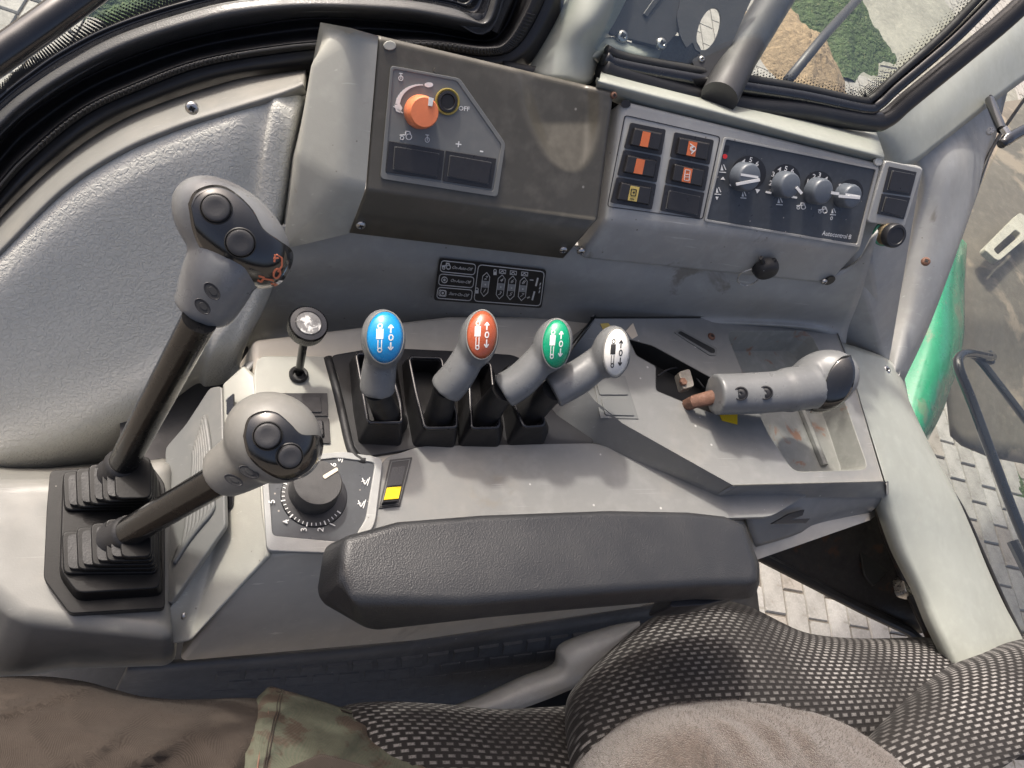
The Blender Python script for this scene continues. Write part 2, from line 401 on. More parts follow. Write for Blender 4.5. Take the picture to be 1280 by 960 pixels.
def screw(px, py, pl, r=5.2, parent=None, label=None, h=0, m='steel', name='screw', tilt=.4):
    o = pl.hit(px, py, h); k = mpp(o)*r; b = MB()
    b.lathe(o, pl.n, [(-.001, k), (k*.25, k), (k*.5, k*.8), (k*.6, k*.45), (k*.35, k*.2)], 18)
    x = V((1, 0, 0)); x = (x-pl.n*x.dot(pl.n)).normalized(); y = pl.n.cross(x)
    s = b.build(name, G[m], parent, ang=50)
    c = MB()
    for a in (tilt, tilt+math.pi/2):
        u = x*math.cos(a)+y*math.sin(a); v_ = pl.n.cross(u)
        q = o+pl.n*k*.52
        c.prism([q-u*k*.55-v_*k*.1, q+u*k*.55-v_*k*.1, q+u*k*.55+v_*k*.1, q-u*k*.55+v_*k*.1], pl.n, 0, k*.1 + (.0001 if a == tilt else 0))
    if parent is None or parent.parent is None or True:
        c.build('screw_slot', G['inkb'], s if depth(s) < 3 else parent, smooth=False)
    if parent is None: tag(s, label, 'screw')
    return s
def depth(o):
    d = 1
    while o.parent is not None: o = o.parent; d += 1
    return d
# ============================================================ setting: ground outside
GZ = -2.3
gb = MB(); gb.add([(-40, -40, GZ-.012), (60, -40, GZ-.012), (60, 60, GZ-.012), (-40, 60, GZ-.012)], [(0, 1, 2, 3)])
ground = tag(gb.build('ground', G['sand'], smooth=False), 'sandy yard bed under the paving blocks', None, None, 'structure')
pave = tag(bpy.data.objects.new('pavement', None), 'pale concrete block paving outside the cab', None, None, 'structure'); C.objects.link(pave); pave.location = (0, 0, GZ)
bx, by, jt = .25, .125, .010
pb = MB(); pb.prism([(-bx/2+jt/2, -by/2+jt/2, 0), (bx/2-jt/2, -by/2+jt/2, 0), (bx/2-jt/2, by/2-jt/2, 0), (-bx/2+jt/2, by/2-jt/2, 0)], (0, 0, 1), -.06, -.008)
pb.prism([(-bx/2+jt/2, -by/2+jt/2, 0), (bx/2-jt/2, -by/2+jt/2, 0), (bx/2-jt/2, by/2-jt/2, 0), (-bx/2+jt/2, by/2-jt/2, 0)], (0, 0, 1), -.008, 0, .95)
pm = bpy.data.meshes.new('paver'); pm.from_pydata([tuple(p) for p in pb.v], [], pb.f); 
pmats = [G['paver'], mat('paver_pale', (.36, .35, .325), .85, ('n', 30, .5, .004), .3, 9, spots=(11, .6, (.2, .185, .16))), mat('paver_warm', (.30, .275, .24), .85, ('n', 30, .5, .004), .3, 9, spots=(11, .58, (.18, .16, .13)))]
pms = []
for q in pmats:
    c_ = pm.copy(); c_.name = 'paver'; c_.materials.append(q); pms.append(c_)
AR = R(78); cA, sA = math.cos(AR), math.sin(AR)
cand = []
def inreg(x, y):
    if 920 < x < 1170 and 680 < y < 810: return 1
    if 1165 < x < 1310 and 470 < y < 815: return 1
    if -25 < x < 80 and -25 < y < 110: return 2
    return 0
for i in range(-70, 100):
    for j in range(-70, 140):
        lx, ly = i*bx + (j % 2)*bx/2, j*by
        x, y = lx*cA-ly*sA, lx*sA+ly*cA
        x += 2; y += 1
        px, py = proj((x, y, GZ)) if (RW.transposed() @ (V((x, y, GZ))-CP)).z < -.1 else (-999, -999)
        k = inreg(px, py)
        if k or (-200 < px < 1500 and -100 < py < 1100): cand.append((0 if k else 1, (x*x+y*y), x, y, px, py))
cand.sort()
near = cand[:300]; rest = cand[300:]
for k, (_, _, x, y, px, py) in enumerate(near):
    o = bpy.data.objects.new('paver', pms[random.choice((0, 0, 1, 1, 2))]); C.objects.link(o); o.parent = pave
    o.location = (x, y, random.uniform(-.004, .004)); o.rotation_euler = (random.uniform(-.01, .01), random.uniform(-.01, .01), AR)
rb = MB()
for (_, _, x, y, px, py) in rest[:9000]:
    rb.add([(x+(a*cA-b*sA), y+(a*sA+b*cA), GZ+h) for h in (-.05, 0) for a, b in ((-bx/2+jt/2, -by/2+jt/2), (bx/2-jt/2, -by/2+jt/2), (bx/2-jt/2, by/2-jt/2), (-bx/2+jt/2, by/2-jt/2))], [(4, 5, 6, 7), (0, 1, 5, 4), (1, 2, 6, 5), (2, 3, 7, 6), (3, 0, 4, 7)])
if rb.v: tag(rb.build('pavers', G['paver'], pave, smooth=False), None, None, None, 'stuff')
# gravel heap, grass strip and a pale stand-in for machinery and reflections in the rear side window
def heap(name, m, px, py, rx, ry, hh, label, cat=None, kind=None, z=GZ, seed=1):
    o = at(px, py, z); rnd = random.Random(seed); b = MB(); n = 34; vs = []; fs = []
    for i in range(n+1):
        for j in range(n+1):
            u, v = i/n*2-1, j/n*2-1; r = math.hypot(u, v)
            wob = .12*math.sin(5*math.atan2(v, u)+seed)+.08*math.sin(9*math.atan2(v, u)+2*seed)
            h = max(0, 1-(r*(1+wob))**1.5)
            vs.append((o.x+u*rx, o.y+v*ry, z - .02 + hh*h*(1+.12*rnd.uniform(-1, 1))))
    fs = [(i*(n+1)+j, (i+1)*(n+1)+j, (i+1)*(n+1)+j+1, i*(n+1)+j+1) for i in range(n) for j in range(n)]
    b.add(vs, fs); return tag(b.build(name, m), label, cat, None, kind)
heap('gravel_heap', G['gravel'], 1000, 78, .5, .9, .2, 'heap of tan gravel on the ground outside the rear side window', 'gravel', 'stuff', seed=3)
heap('machine_standin', G['pale_standin'], 1150, 50, 1.5, 1.5, .1, 'pale crumpled form standing in for machinery and reflections outside the rear side window', 'machinery stand-in', seed=5)  # added form for the pale machinery and reflections behind the glass
heap('grass_tuft', G['grass'], 1035, 12, .7, 1.0, .2, 'strip of green grass beyond the gravel heap', 'grass', 'stuff', seed=8)
heap('grass_tuft', G['grass'], 1285, 618, .12, .2, .03, 'small green grass patch at the right edge outside the door glass', 'grass', 'stuff', seed=9)
heap('grass_tuft', G['grass'], 175, -8, .5, .35, .1, 'green grass edge outside the front window at the top', 'grass', 'stuff', seed=10)

ps = MB(); ps.tube([at(985, 100, -1.7), at(1030, 45, -1.7), at(1085, -15, -1.7)], .035, 10)  # solid tube added to draw the dark ladder reflection in the glass
tag(ps.build('reflection_tube', G['metal'], None, ang=180), 'dark tube added for the ladder reflection crossing the rear side window above the gravel', 'tube')
# ============================================================ side trim and window seals (image left)
A = TR.hit
def prow(pts, h=0): return [TR.hit(p[0], p[1], h) for p in pts]
# border pressed against the seal, pad below
arc0 = [(-60, 345), (0, 272), (69, 206), (137, 158), (206, 127), (292, 100), (340, 92), (382, 87)]
arc1 = [(-60, 372), (0, 310), (75, 235), (145, 188), (215, 157), (290, 133), (345, 116), (378, 104)]
trim = thing('side_trim', at(100, 600, -.12), 'light grey vinyl side trim with padded centre below the curved window seal', 'trim panel')
surf('trim_border', [[TS.hit(*p, h=.002) for p in arc0], prow(arc1, -.002), prow([(x+6, y+14) for x, y in arc1], -.012)], G['trims'], trim, .006)
def padrow(pts, h, xr, y_r, hr):
    return prow(pts, h)+[TR.hit(xr-44, y_r, h-.004), TR.hit(xr-30, y_r-2, h+.002), TR.hit(xr-14, y_r-4, hr), TR.hit(xr, y_r-5, hr-.004), TR.hit(xr+10, y_r-6, -.02)]
pr = [padrow([(x, y+1) for x, y in arc1[:6]], -.008, 372, 119, -.008),
      padrow([(-60, 385), (0, 322), (80, 246), (150, 199), (220, 168), (290, 144)], -.002, 374, 128, -.004),
      padrow([(-60, 402), (0, 340), (85, 262), (158, 214), (224, 184), (288, 162)], .003, 372, 146, .004),
      padrow([(-60, 430), (0, 375), (90, 300), (158, 250), (220, 224), (280, 210)], .006, 364, 190, .009),
      padrow([(-60, 490), (5, 440), (85, 390), (155, 350), (210, 325), (262, 305)], .004, 350, 275, .010),
      padrow([(-60, 550), (5, 515), (80, 480), (145, 450), (195, 430), (238, 412)], .006, 330, 368, .010),
      padrow([(-60, 590), (5, 570), (70, 550), (130, 520), (175, 495), (205, 478)], .014, 302, 428, .012),
      padrow([(-60, 606), (5, 598), (60, 588), (125, 565), (165, 540), (195, 520)], -.010, 290, 462, -.01),
      padrow([(-60, 612), (5, 604), (60, 600), (125, 594), (165, 580), (195, 560)], -.05, 285, 500, -.05)]
surf('trim_backing', [[TS.hit(x, y, -.02) for x, y in ((330, 70), (385, 60), (440, 50))], [TS.hit(x, y, -.02) for x, y in ((330, 160), (385, 160), (440, 160))]], G['rubber'], trim, .003)
surf('trim_pad', pr, G['trim'], trim, .008, 8, 8)
screw(240, 135, TR, 8, trim, h=.004)
def srow(pts, h=0): return [TS.hit(p[0], p[1], h) for p in pts]
# seals: stacked curved rubber profiles
def band(name, outer, inner, h0, h1, m, parent, thick=.006, mid=None, n=6):
    rows = [srow(outer, h0)] + ([srow([((a[0]+c_[0])/2, (a[1]+c_[1])/2) for a, c_ in zip(outer, inner)], mid)] if mid is not None else []) + [srow(inner, h1)]
    if len(rows) == 2: rows = [rows[0], [a.lerp(c_, .5) for a, c_ in zip(*rows)], rows[1]]
    return surf(name, rows, m, parent, thick, n, n)
L0 = [(-60, 350), (0, 277), (69, 210), (137, 161), (206, 130), (292, 103), (378, 91), (470, 84), (560, 90), (622, 94), (664, 78), (700, 20), (712, -40)]
L1 = [(-60, 312), (0, 241), (34, 203), (103, 146), (180, 110), (250, 84), (330, 69), (420, 60), (540, 62), (612, 70), (648, 56), (678, 5), (690, -40)]
L1b = [(-60, 300), (0, 229), (34, 193), (103, 137), (178, 102), (246, 77), (328, 61), (420, 52), (538, 53), (608, 60), (636, 50), (664, 2), (676, -40)]
L2 = [(-60, 245), (0, 178), (34, 143), (103, 99), (172, 68), (240, 47), (309, 33), (400, 22), (520, 30), (598, 44), (622, 30), (634, -5), (645, -40)]
L3 = [(-60, 200), (0, 139), (40, 107), (88, 76), (150, 44), (230, 17), (300, 5), (390, 4), (500, 8), (570, 15), (600, 24), (612, -5), (620, -40)]
L3 = [(-60, 200), (0, 139), (40, 107), (88, 76), (150, 44), (230, 17), (300, 1), (390, -4), (500, 0), (570, 12), (602, 26), (616, -8), (626, -40)]
L4 = [(-60, 180), (0, 122), (36, 93), (80, 63), (140, 33), (220, 6), (290, -9), (390, -14), (500, -8), (560, 0), (584, 4), (600, -20), (606, -50)]
L5 = [(-60, 160), (0, 104), (30, 78), (66, 50), (116, 20), (186, -8), (260, -30), (370, -40), (470, -40), (520, -40), (550, -44), (560, -60), (570, -70)]
seal = thing('window_seal', TS.hit(206, 130, -.05), 'black curved rubber seal round the front side window opening', 'window seal')
band('outer_strip', L1, L0, .004, -.006, G['black'], seal, .008, .006)
band('ribbed_lip', L1b, L1, .014, .006, G['rubber'], seal, .004, .014)
band('recess_channel', L2, L1b, -.03, .010, G['black'], seal, .004, -.045)
# ribs on the ribbed lip
rbs = MB(); A1 = cat([(*p, 0) for p in L1b], 40); A2 = cat([(*p, 0) for p in L1], 40)
for k in range(90, 430, 3):
    if 225 < k < 285: continue
    p, q = TS.hit(A1[k].x, A1[k].y, .0155), TS.hit(A2[k].x*.8+A1[k].x*.2, A2[k].y*.8+A1[k].y*.2, .0145)
    rbs.tube([p, q], .0006, 5)
tag(rbs.build('lip_ribs', G['rubber'], seal), None, None, None, 'stuff')
fr = thing('window_frame_trim', TS.hit(172, 50, -.06), 'black grained moulding curving along the window opening above the seal', 'moulding')
band('grained_moulding', L3, L2, -.012, -.03, G['band'], fr, .01, -.006)
band('moulding_edge', L4, L3, -.03, -.012, G['blackg'], fr, .004, -.03)
b = MB(); b.tube([TS.hit(x, y, -.022) for x, y in ((616, 38), (628, 10), (640, -20), (650, -40))], .006, 8); b.build('corner_bead', G['band'], fr)
# glass with dotted black border
win = thing('front_side_window', TS.hit(60, 20, -.05), 'front side window pane with dotted black border in the top left corner', 'window')
b = MB(); g = [TS.hit(x, y, -.036) for x, y in ((-60, 200), (0, 150), (60, 100), (130, 62), (220, 30), (300, 12), (450, 8), (620, 30), (660, -60), (300, -260), (-200, -200), (-260, 60))]
b.prism(g, TS.n, -.004, 0); b.build('pane', G['glass'], win, smooth=False)
dots = MB(); o1 = cat([(*p, 0) for p in L4], 26); o2 = cat([(*p, 0) for p in L5], 26)
for k in range(16, 300, 2):
    for j in range(8):
        t = (j+.3+((k//2) % 2)*.5)/8.5
        p = o1[k].lerp(o2[k], t); 
        if not (-5 < p.x < 600 and -6 < p.y < 160): continue
        c_ = TS.hit(p.x, p.y, -.035); r = .0016*(1.08-.75*t)
        u = V((1, 0, 0)); v_ = TS.n.cross(u)
        dots.add([c_+u*r*math.cos(a*math.pi/3)+v_*r*math.sin(a*math.pi/3) for a in range(6)], [(0, 1, 2, 3, 4, 5)])
tag(dots.build('dot_border', G['inkb'], win, smooth=False), None, None, None, 'stuff')
bar = MB(); bar.tube([at(-90, 128, .30), at(-10, 76, .31), at(50, 34, .32), at(110, -10, .33), at(220, -90, .34)], .0078, 18)
tag(bar.build('grab_rail', G['bar'], None, ang=180), 'glossy black rail crossing the top left corner outside the dotted glass', 'rail')

# lower left step of the trim with the gaiter base on it
sill = thing('floor_cowl', at(60, 800, -.2), 'light grey moulded floor cowl carrying the black lever gaiters', 'cowl')
b = MB()
T = [at(-80, 590, -.05), at(0, 600, -.05), at(60, 600, -.05), at(215, 575, -.04), at(212, 770, -.05), at(220, 800, -.05), at(90, 785, -.05), at(25, 775, -.05), at(-80, 690, -.05)]
Bt = [at(-80, 560, -.3), at(0, 565, -.3), at(60, 570, -.3), at(230, 560, -.3), at(235, 700, -.3), at(218, 832, -.16), at(90, 836, -.16), at(0, 850, -.16), at(-80, 850, -.2)]
b.add(T+Bt, [tuple(range(9)[::-1])]+[(i, (i+1) % 9, 9+(i+1) % 9, 9+i) for i in range(9)])
bm_ = b.build('cowl_body', G['trims'], sill, bevel=.012, seg=4)

# ============================================================ console
con = thing('control_console', at(600, 640, -.3), 'grey moulded side console that carries the levers, dial and switches', 'console')
# main deck with its left block
b = MB()
d0, d1, d2, d3 = at(316, 446, 0), at(332, 693, 0), at(560, 672, 0), at(760, 668, 0)
d4, d5 = at(960, 655, -.035), at(1092, 640, -.035)
back = [at(1110, 395, -.045), at(740, 395, 0), at(560, 395, 0), at(316, 425, 0)]
top = [d0, d1, d2, d3, d4, d5] + back
bot = [at(285, 520, -.22), at(225, 826, -.13), at(520, 800, -.2), at(800, 758, -.2), at(945, 700, -.07), at(1088, 650, -.03), at(1100, 420, -.1), at(740, 420, -.1), at(560, 420, -.1), at(300, 450, -.1)]
b.add(top+bot, [tuple(range(10))]+[(i, 10+i, 10+(i+1) % 10, (i+1) % 10) for i in range(10)])
b.build('console_body', G['wall'], con, bevel=.007, seg=4)
# bottom edge strip
# left sloping flank with screws
b = MB()
fl = [at(277, 480, -.004), at(304, 456, .004), at(318, 470, .006), at(326, 560, .006), at(334, 695, .006), at(238, 802, -.075), at(216, 806, -.085), at(207, 768, -.06), at(282, 640, -.028)]
b.add(fl, [(8, 7, 6, 5), (8, 5, 4, 3), (8, 3, 2, 1, 0)])
b.build('flank', G['pod'], con, mods=[('SOLIDIFY', dict(thickness=.006, offset=-1)), ('BEVEL', dict(width=.004, segments=3))], ang=40)
def flank_pt(px, py, z0=None): pass
FK = Plane(fl[8], (fl[5]-fl[8]).cross(fl[3]-fl[8])); 
if FK.n.z < 0: FK.n = -FK.n
screw(301, 681, FK, 5, con, h=.003); screw(228, 769, FK, 5, con, h=.003)
# raised plate at left carrying small knob, switches and dial: outer rim follows photo
lp = rc([(322, 449), (408, 449), (421, 470), (436, 572), (470, 572), (452, 650), (447, 690), (333, 693), (326, 640), (316, 470)], 10)
b = MB(); b.slab(DK, lp, 0, .006); b.build('knob_plate', G['pod'], con, bevel=.003, seg=3)
K6 = HZ(.0065)
# bright front deck piece around the yellow rocker
fp = rc([(524, 560), (742, 556), (800, 575), (908, 611), (1020, 612), (960, 648), (700, 655), (450, 668), (478, 575)], 10)
b = MB(); b.slab(DK, fp, -.002, .0045); b.build('front_deck', G['deck'], con, bevel=.003, seg=3)
# raised rear deck with sloped flanks, tray and lever slot cut out of it
b = MB()
U = [(742, 396), (1040, 396), (1062, 455), (1107, 604), (915, 609), (775, 532), (738, 502), (700, 452)]
top = [at(x, y, .03) for x, y in U]
lo = [at(742, 400, 0), at(1046, 400, 0), at(1068, 460, 0), at(1112, 622, 0), at(895, 622, 0), at(745, 557, 0), at(690, 520, 0), at(650, 470, 0)]
# face with hole: tray opening rounded
hole = [at(x, y, .03) for x, y in rc([(906, 413), (1012, 413), (1056, 500), (1087, 588), (992, 591), (958, 540)], 12, 3)]
slot = [at(x, y, .03) for x, y in rc([(786, 424), (815, 432), (892, 474), (920, 526), (878, 512), (820, 488), (820, 458), (795, 444)], 3, 2)]
bmm = bmesh.new()
def addloop(bm, pts):
    vs = [bm.verts.new(p) for p in pts]; return vs, [bm.edges.new((vs[i], vs[(i+1) % len(vs)])) for i in range(len(vs))]
v1, e1 = addloop(bmm, top); v2, e2 = addloop(bmm, hole); v3, e3 = addloop(bmm, slot)
bmesh.ops.triangle_fill(bmm, use_beauty=True, edges=e1+e2+e3, normal=(0, 0, 1))
bmm.verts.index_update()
mv = [v.co.copy() for v in bmm.verts]; mf = [tuple(v.index for v in f.verts) if f.normal.z > 0 else tuple(v.index for v in reversed(f.verts)) for f in bmm.faces]
bmm.free()
# drop the triangles that fell inside the openings
def inside(p, poly):
    c_ = False; n = len(poly)
    for i in range(n):
        a_, b_ = poly[i], poly[(i+1) % n]
        if (a_.y > p.y) != (b_.y > p.y) and p.x < (b_.x-a_.x)*(p.y-a_.y)/(b_.y-a_.y)+a_.x: c_ = not c_
    return c_
def cen(f): return sum((mv[i] for i in f), V((0, 0, 0)))/len(f)
mf = [f for f in mf if not inside(cen(f), hole) and not inside(cen(f), slot)]
b.add(mv, mf)
n0 = len(top)
b.add(top+lo, [(i, n0+i, n0+(i+1) % n0, (i+1) % n0) for i in range(n0)])
bmesh_o = b.build('raised_deck', G['deck'], con, mods=[('WELD', dict(merge_threshold=.0002)), ('BEVEL', dict(width=.0035, segments=3, limit_method='ANGLE', angle_limit=R(22)))], ang=180)
# storage tray
b = MB(); hcn = sum(hole, V((0, 0, 0)))/len(hole); tr_b = [V((hcn.x+(p.x-hcn.x)*.9, hcn.y+(p.y-hcn.y)*.9, -.002)) for p in hole]
n1 = len(hole); b.add(hole+tr_b, [(i, (i+1) % n1, n1+(i+1) % n1, n1+i) for i in range(n1)]+[tuple(range(n1, 2*n1))])
bmt = b.build('storage_tray', G['tray'], con, mods=[('SOLIDIFY', dict(thickness=.002, offset=0)), ('BEVEL', dict(width=.003, segments=3, limit_method='ANGLE'))], ang=180)
b = MB(); b.tube([at(985, 470, .0), at(1030, 582, .0)], .005, 8); b.build('tray_ridge', G['tray'], con)
# rim lip around the lever slot
b = MB(); n2 = len(slot); slo = [V((p.x, p.y, .005)) for p in slot]
b.add(slot+slo, [(i, (i+1) % n2, n2+(i+1) % n2, n2+i) for i in range(n2)]+[tuple(range(n2, 2*n2))]); b.build('slot_well', G['inkb'], con, smooth=False, mods=[('SOLIDIFY', dict(thickness=.001, offset=0))])
b = MB(); b.slab(RD, [(846, 417), (850, 414), (893, 437), (893, 442), (888, 442)], -.001, .0006); b.build('narrow_slot', G['inkb'], con, smooth=False)
b = MB(); b.ring(RD, rc([(842, 416), (850, 412), (896, 436), (895, 445), (887, 445)], 2, 2), rc([(846, 417), (850, 414), (893, 437), (893, 442), (888, 442)], 2, 2), 0, .0012); b.build('slot_edge', G['plate'], con)
screw(889, 421, RD, 5, con, m='rust')
screw(1157, 327, Plane(at(1157, 327, .1), (-.5, -.3, .8)), 5.5, con, m='rust')
# riser: upper flat, lower hollow curve
rt = [(290, 455), (330, 330), (362, 295), (436, 290), (560, 303), (705, 322), (860, 340), (1035, 358), (1090, 330)]
rt = [(x, y-14) for x, y in rt[:-2]]+[(1042, 342), (1098, 290)]
rows = [[RS.hit(x, y, -.006) for x, y in rt]]
rows.append([RS.hit(x, y, 0) for x, y in ((284, 470), (325, 370), (366, 330), (440, 322), (560, 335), (705, 350), (860, 362), (1010, 378), (1075, 372))])
rows.append([RS.hit(x, y, -.006) for x, y in ((282, 480), (322, 400), (366, 370), (440, 362), (560, 372), (705, 385), (860, 392), (1000, 400), (1062, 405))])
rows.append([RS.hit(x, y, .0) for x, y in ((282, 490), (318, 432), (370, 422), (440, 424), (560, 424), (705, 420), (860, 406), (1000, 410), (1058, 425))])
rows.append([at(x, y, -.003) for x, y in ((282, 500), (318, 450), (370, 440), (440, 442), (560, 442), (705, 434), (860, 414), (1000, 414), (1056, 450))])
surf('riser', rows, G['grey'], con, .004, 6, 6)

rows = [[RS.hit(x, y, -.07) for x, y in ((1010, 340), (1050, 322), (1092, 300))], [RS.hit(x, y, -.02) for x, y in ((1010, 365), (1050, 345), (1092, 330))], [RS.hit(x, y, -.016) for x, y in ((1000, 430), (1060, 440), (1112, 470))]]
surf('riser_return', rows, G['grey'], con, .003)
# ============================================================ instrument pod: cowl, cover, switch module
pod = thing('instrument_pod', at(600, 330, .09), 'raised grey pod carrying the dark display cover and switch panels', 'instrument pod')
def pq(px, py, h=0): return PN.hit(px, py, h)
# left cowl
P0 = pq(408, 37, .0); 
cw = [pq(441, 38, .004), pq(473, 45, .004), pq(457, 236, .004), pq(426, 228, .004),            # 0-3 front strip
      LP.hit(436, 292, .002), LP.hit(396, 270, .0), at(358, 296, .10),                          # 4-6
      at(410, 37, .232), at(383, 78, .215), at(368, 190, .165)]
b = MB(); b.add(cw, [(0, 3, 2, 1), (3, 6, 4, 2), (7, 8, 0), (8, 9, 3, 0), (9, 6, 3)])
b.add([pq(473, 45, .004), pq(441, 38, .004), at(410, 37, .232), V((cw[7].x, cw[7].y+.03, .14)), V((cw[1].x, cw[1].y+.03, .16))], [(0, 1, 2, 3, 4)])
b.add([at(410, 37, .232), at(383, 78, .215), at(368, 190, .165), at(358, 296, .10), V((cw[8].x, cw[8].y+.03, .0)), V((cw[7].x, cw[7].y+.03, .14))], [(5, 4, 3, 2, 1, 0)])
b.build('left_cowl', G['pod'], pod, mods=[('WELD', dict(merge_threshold=.0003)), ('BEVEL', dict(width=.009, segments=5, limit_method='ANGLE', angle_limit=R(15)))], ang=180)
# cover with scoop
cov = MB(); nu, nv = 70, 56
TL, TRr, BRr, BL = (473, 50), (766, 119), (747, 273), (458, 237)
vs = []; 
def sc_depth(x, y):
    t = (y-112)/(214-112)
    if t < -.6 or t > 1: return 0
    cx = 700+ (t*14); w_ = 50*math.sqrt(max(0, 1-max(0, t)**1.6))+1
    u = abs(x-cx)/w_
    if u >= 1: return 0
    s = 1-u*u; return .013*min(1, s*1.6)**1.2*min(1, (1-t)*1.7)
for i in range(nu+1):
    for j in range(nv+1):
        s, t = i/nu, j/nv
        tx = TL[0]*(1-s)+TRr[0]*s; ty = TL[1]*(1-s)+TRr[1]*s
        bx_ = BL[0]*(1-s)+BRr[0]*s; by_ = BL[1]*(1-s)+BRr[1]*s
        x, y = tx*(1-t)+bx_*t, ty*(1-t)+by_*t
        vs.append(pq(x, y, .003 - sc_depth(x, y)))
fs = [(i*(nv+1)+j, i*(nv+1)+j+1, (i+1)*(nv+1)+j+1, (i+1)*(nv+1)+j) for i in range(nu) for j in range(nv)]
cov.add(vs, fs)
# rolled top edge going back over the ledge, lower lip
base = len(cov.v); prev = [i*(nv+1) for i in range(nu+1)]
for (dn, dz) in ((-.0012, .0008), (-.004, .001), (-.008, -.003), (-.014, -.012), (-.03, -.05), (-.05, -.2)):
    row = []
    for i in range(nu+1):
        p = vs[i*(nv+1)]; cov.v.append(V((p.x, p.y-dn, p.z+.7*dz))); row.append(len(cov.v)-1)
    cov.f += [(prev[i], prev[i+1], row[i+1], row[i]) for i in range(nu)]; prev = row
prev = [i*(nv+1)+nv for i in range(nu+1)]
for t in (.06, .5, 1):
    row = []
    for i in range(nu+1):
        s = i/nu; a_ = V(BL).lerp(V(BRr), s); c_ = V((437, 291)).lerp(V((704, 323)), s); q = a_.lerp(c_, t)
        cov.v.append(LP.hit(q.x, q.y, .0035)); row.append(len(cov.v)-1)
    cov.f += [(prev[i], row[i], row[i+1], prev[i+1]) for i in range(nu)]; prev = row
row = []
for i in range(nu+1): cov.v.append(cov.v[prev[i]]+V((0, .01, 0))); row.append(len(cov.v)-1)
cov.f += [(prev[i], row[i], row[i+1], prev[i+1]) for i in range(nu)]
cover = cov.build('display_cover', G['cover'], pod, mods=[('SOLIDIFY', dict(thickness=.003, offset=-1))], ang=50)
screw(451, 281, LP, 6.2, pod, h=.0035); screw(704, 312, LP, 5.2, pod, h=.0035)
PC = Plane(PN.o+PN.n*.003, PN.n)      # cover surface
screw(767, 119, PC, 4.5, pod, m='rust'); 
b = MB(); b.slab(PC, circ(487, 57, 8, 16, 6), -.004, .0012); b.build('clip_recess', G['pod'], pod, bevel=.0006)
b = MB(); b.slab(PC, circ(545, 88, 3.5, 12), 0, .0008); b.build('clip_pip', G['cover'], pod)
# fascia plate on the cover
fpz = rc([(490, 84), (572, 100), (629, 180), (619, 243), (477, 220)], 5)
b = MB(); b.ring(PC, rc([(488, 82), (574, 98), (631, 179), (621, 246), (475, 223)], 5), rc([(491, 86), (570, 101), (626, 181), (616, 239), (481, 217)], 4), 0, .0018); b.build('fascia_rim', G['plate'], pod, bevel=.0004)
b = MB(); b.slab(PC, fpz, -.001, .0010); b.build('fascia_plate', G['plate'], pod)
PF = Plane(PC.o+PC.n*.0012, PC.n)
def blank(par, pl, outer, inner, m='switch'):
    b = MB(); b.slab(pl, outer, 0, .0012); b.slab(pl, rc(inner, 2, 2), .0012, .0028); o = b.build('blank_switch', G[m], par, bevel=.0004)
    c = MB(); c.ribbon(pl, inner, .8, .0012, .0016, True); c.build('groove_line', G['plate'], o if depth(o) < 3 else par, smooth=False); return o
blank(pod, PF, [(486, 176), (555, 188), (551, 225), (482, 215)], [(493, 183), (548, 192), (545, 221), (491, 211)])
blank(pod, PF, [(557, 188), (620, 198), (614, 236), (553, 226)], [(562, 194), (613, 203), (609, 230), (559, 220)])
# orange knob
kb = pq(524, 140, .0035); k = mpp(kb); b = MB()
b.lathe(kb, PN.n, [(0, 19*k), (.002, 20.5*k), (.009, 20*k), (.0145, 18.5*k), (.016, 17*k), (.0162, 5*k)], 40)
kn = b.build('orange_knob', G['orange'], pod, ang=50)
PK = Plane(kb+PN.n*.0163, PN.n); b = MB(); b.slab(PK, [(536, 121), (542, 123), (540, 133), (535, 132)], 0, .0006); b.build('pointer', G['ink'], kn, smooth=False)
# round socket with yellow ring
so_ = PF.hit(559, 127, 0); k = mpp(so_); b = MB()
b.lathe(so_, PN.n, [(0, 16*k), (.0012, 16*k), (.0015, 15*k), (.0012, 13.6*k), (.0008, 13.5*k)], 36); sk = b.build('socket', G['brass'], pod)
b = MB(); b.lathe(so_, PN.n, [(.0002, 13.2*k), (.002, 12.6*k), (.0022, 9.5*k), (.0012, 8.5*k), (-.004, 7*k)], 32); b.build('socket_collar', G['black'], sk)
b = MB(); b.lathe(so_, PN.n, [(.0011, 8.3*k), (.00125, 1*k)], 24); b.build('socket_bore', G['inkb'], sk)
# marks
mk = MB()
mk.text(PF, 'OFF', 580, 136, 6, (1, .1), 0.0002); mk.text(PF, '+', 573, 181, 11, (1, .14), .0002); mk.text(PF, '-', 602, 188, 12, (1, .14), .0002)
ar = []
for i in range(11):
    a = R(188+i*8.6); ar.append((526+29*math.cos(a), 132+26*math.sin(a)*1.0, 5.5-4.6*i/10))
for i in range(10): mk.ribbon(PF, [ar[i][:2], ar[i+1][:2]], ar[i][2], 0, .0003+.00001*i)
mk.slab(PF, circ(536, 106, 5.5, 12, 3.2), 0, .0003); 
mk.slab(PF, [(493, 131), (500, 130), (503, 135), (500, 141), (495, 139)], 0, .0003)
mk.ribbon(PF, [(492, 133), (503, 141)], 1.2); 
def tractor(m, pl, x, y, s=1.0, w_=1.2):
    m.ribbon(pl, circ(x+4*s, y+1*s, 3.6*s, 12), w_*.8, closed=True, h1=.0003); m.ribbon(pl, circ(x-4.5*s, y+2.4*s, 2.2*s, 10), w_*.8, closed=True, h1=.00034)
    m.ribbon(pl, [(x-7*s, y-1*s), (x-.5*s, y-1.5*s), (x+.5*s, y-6*s), (x+5*s, y-5.5*s), (x+6*s, y-2.5*s)], w_, h1=.00038)
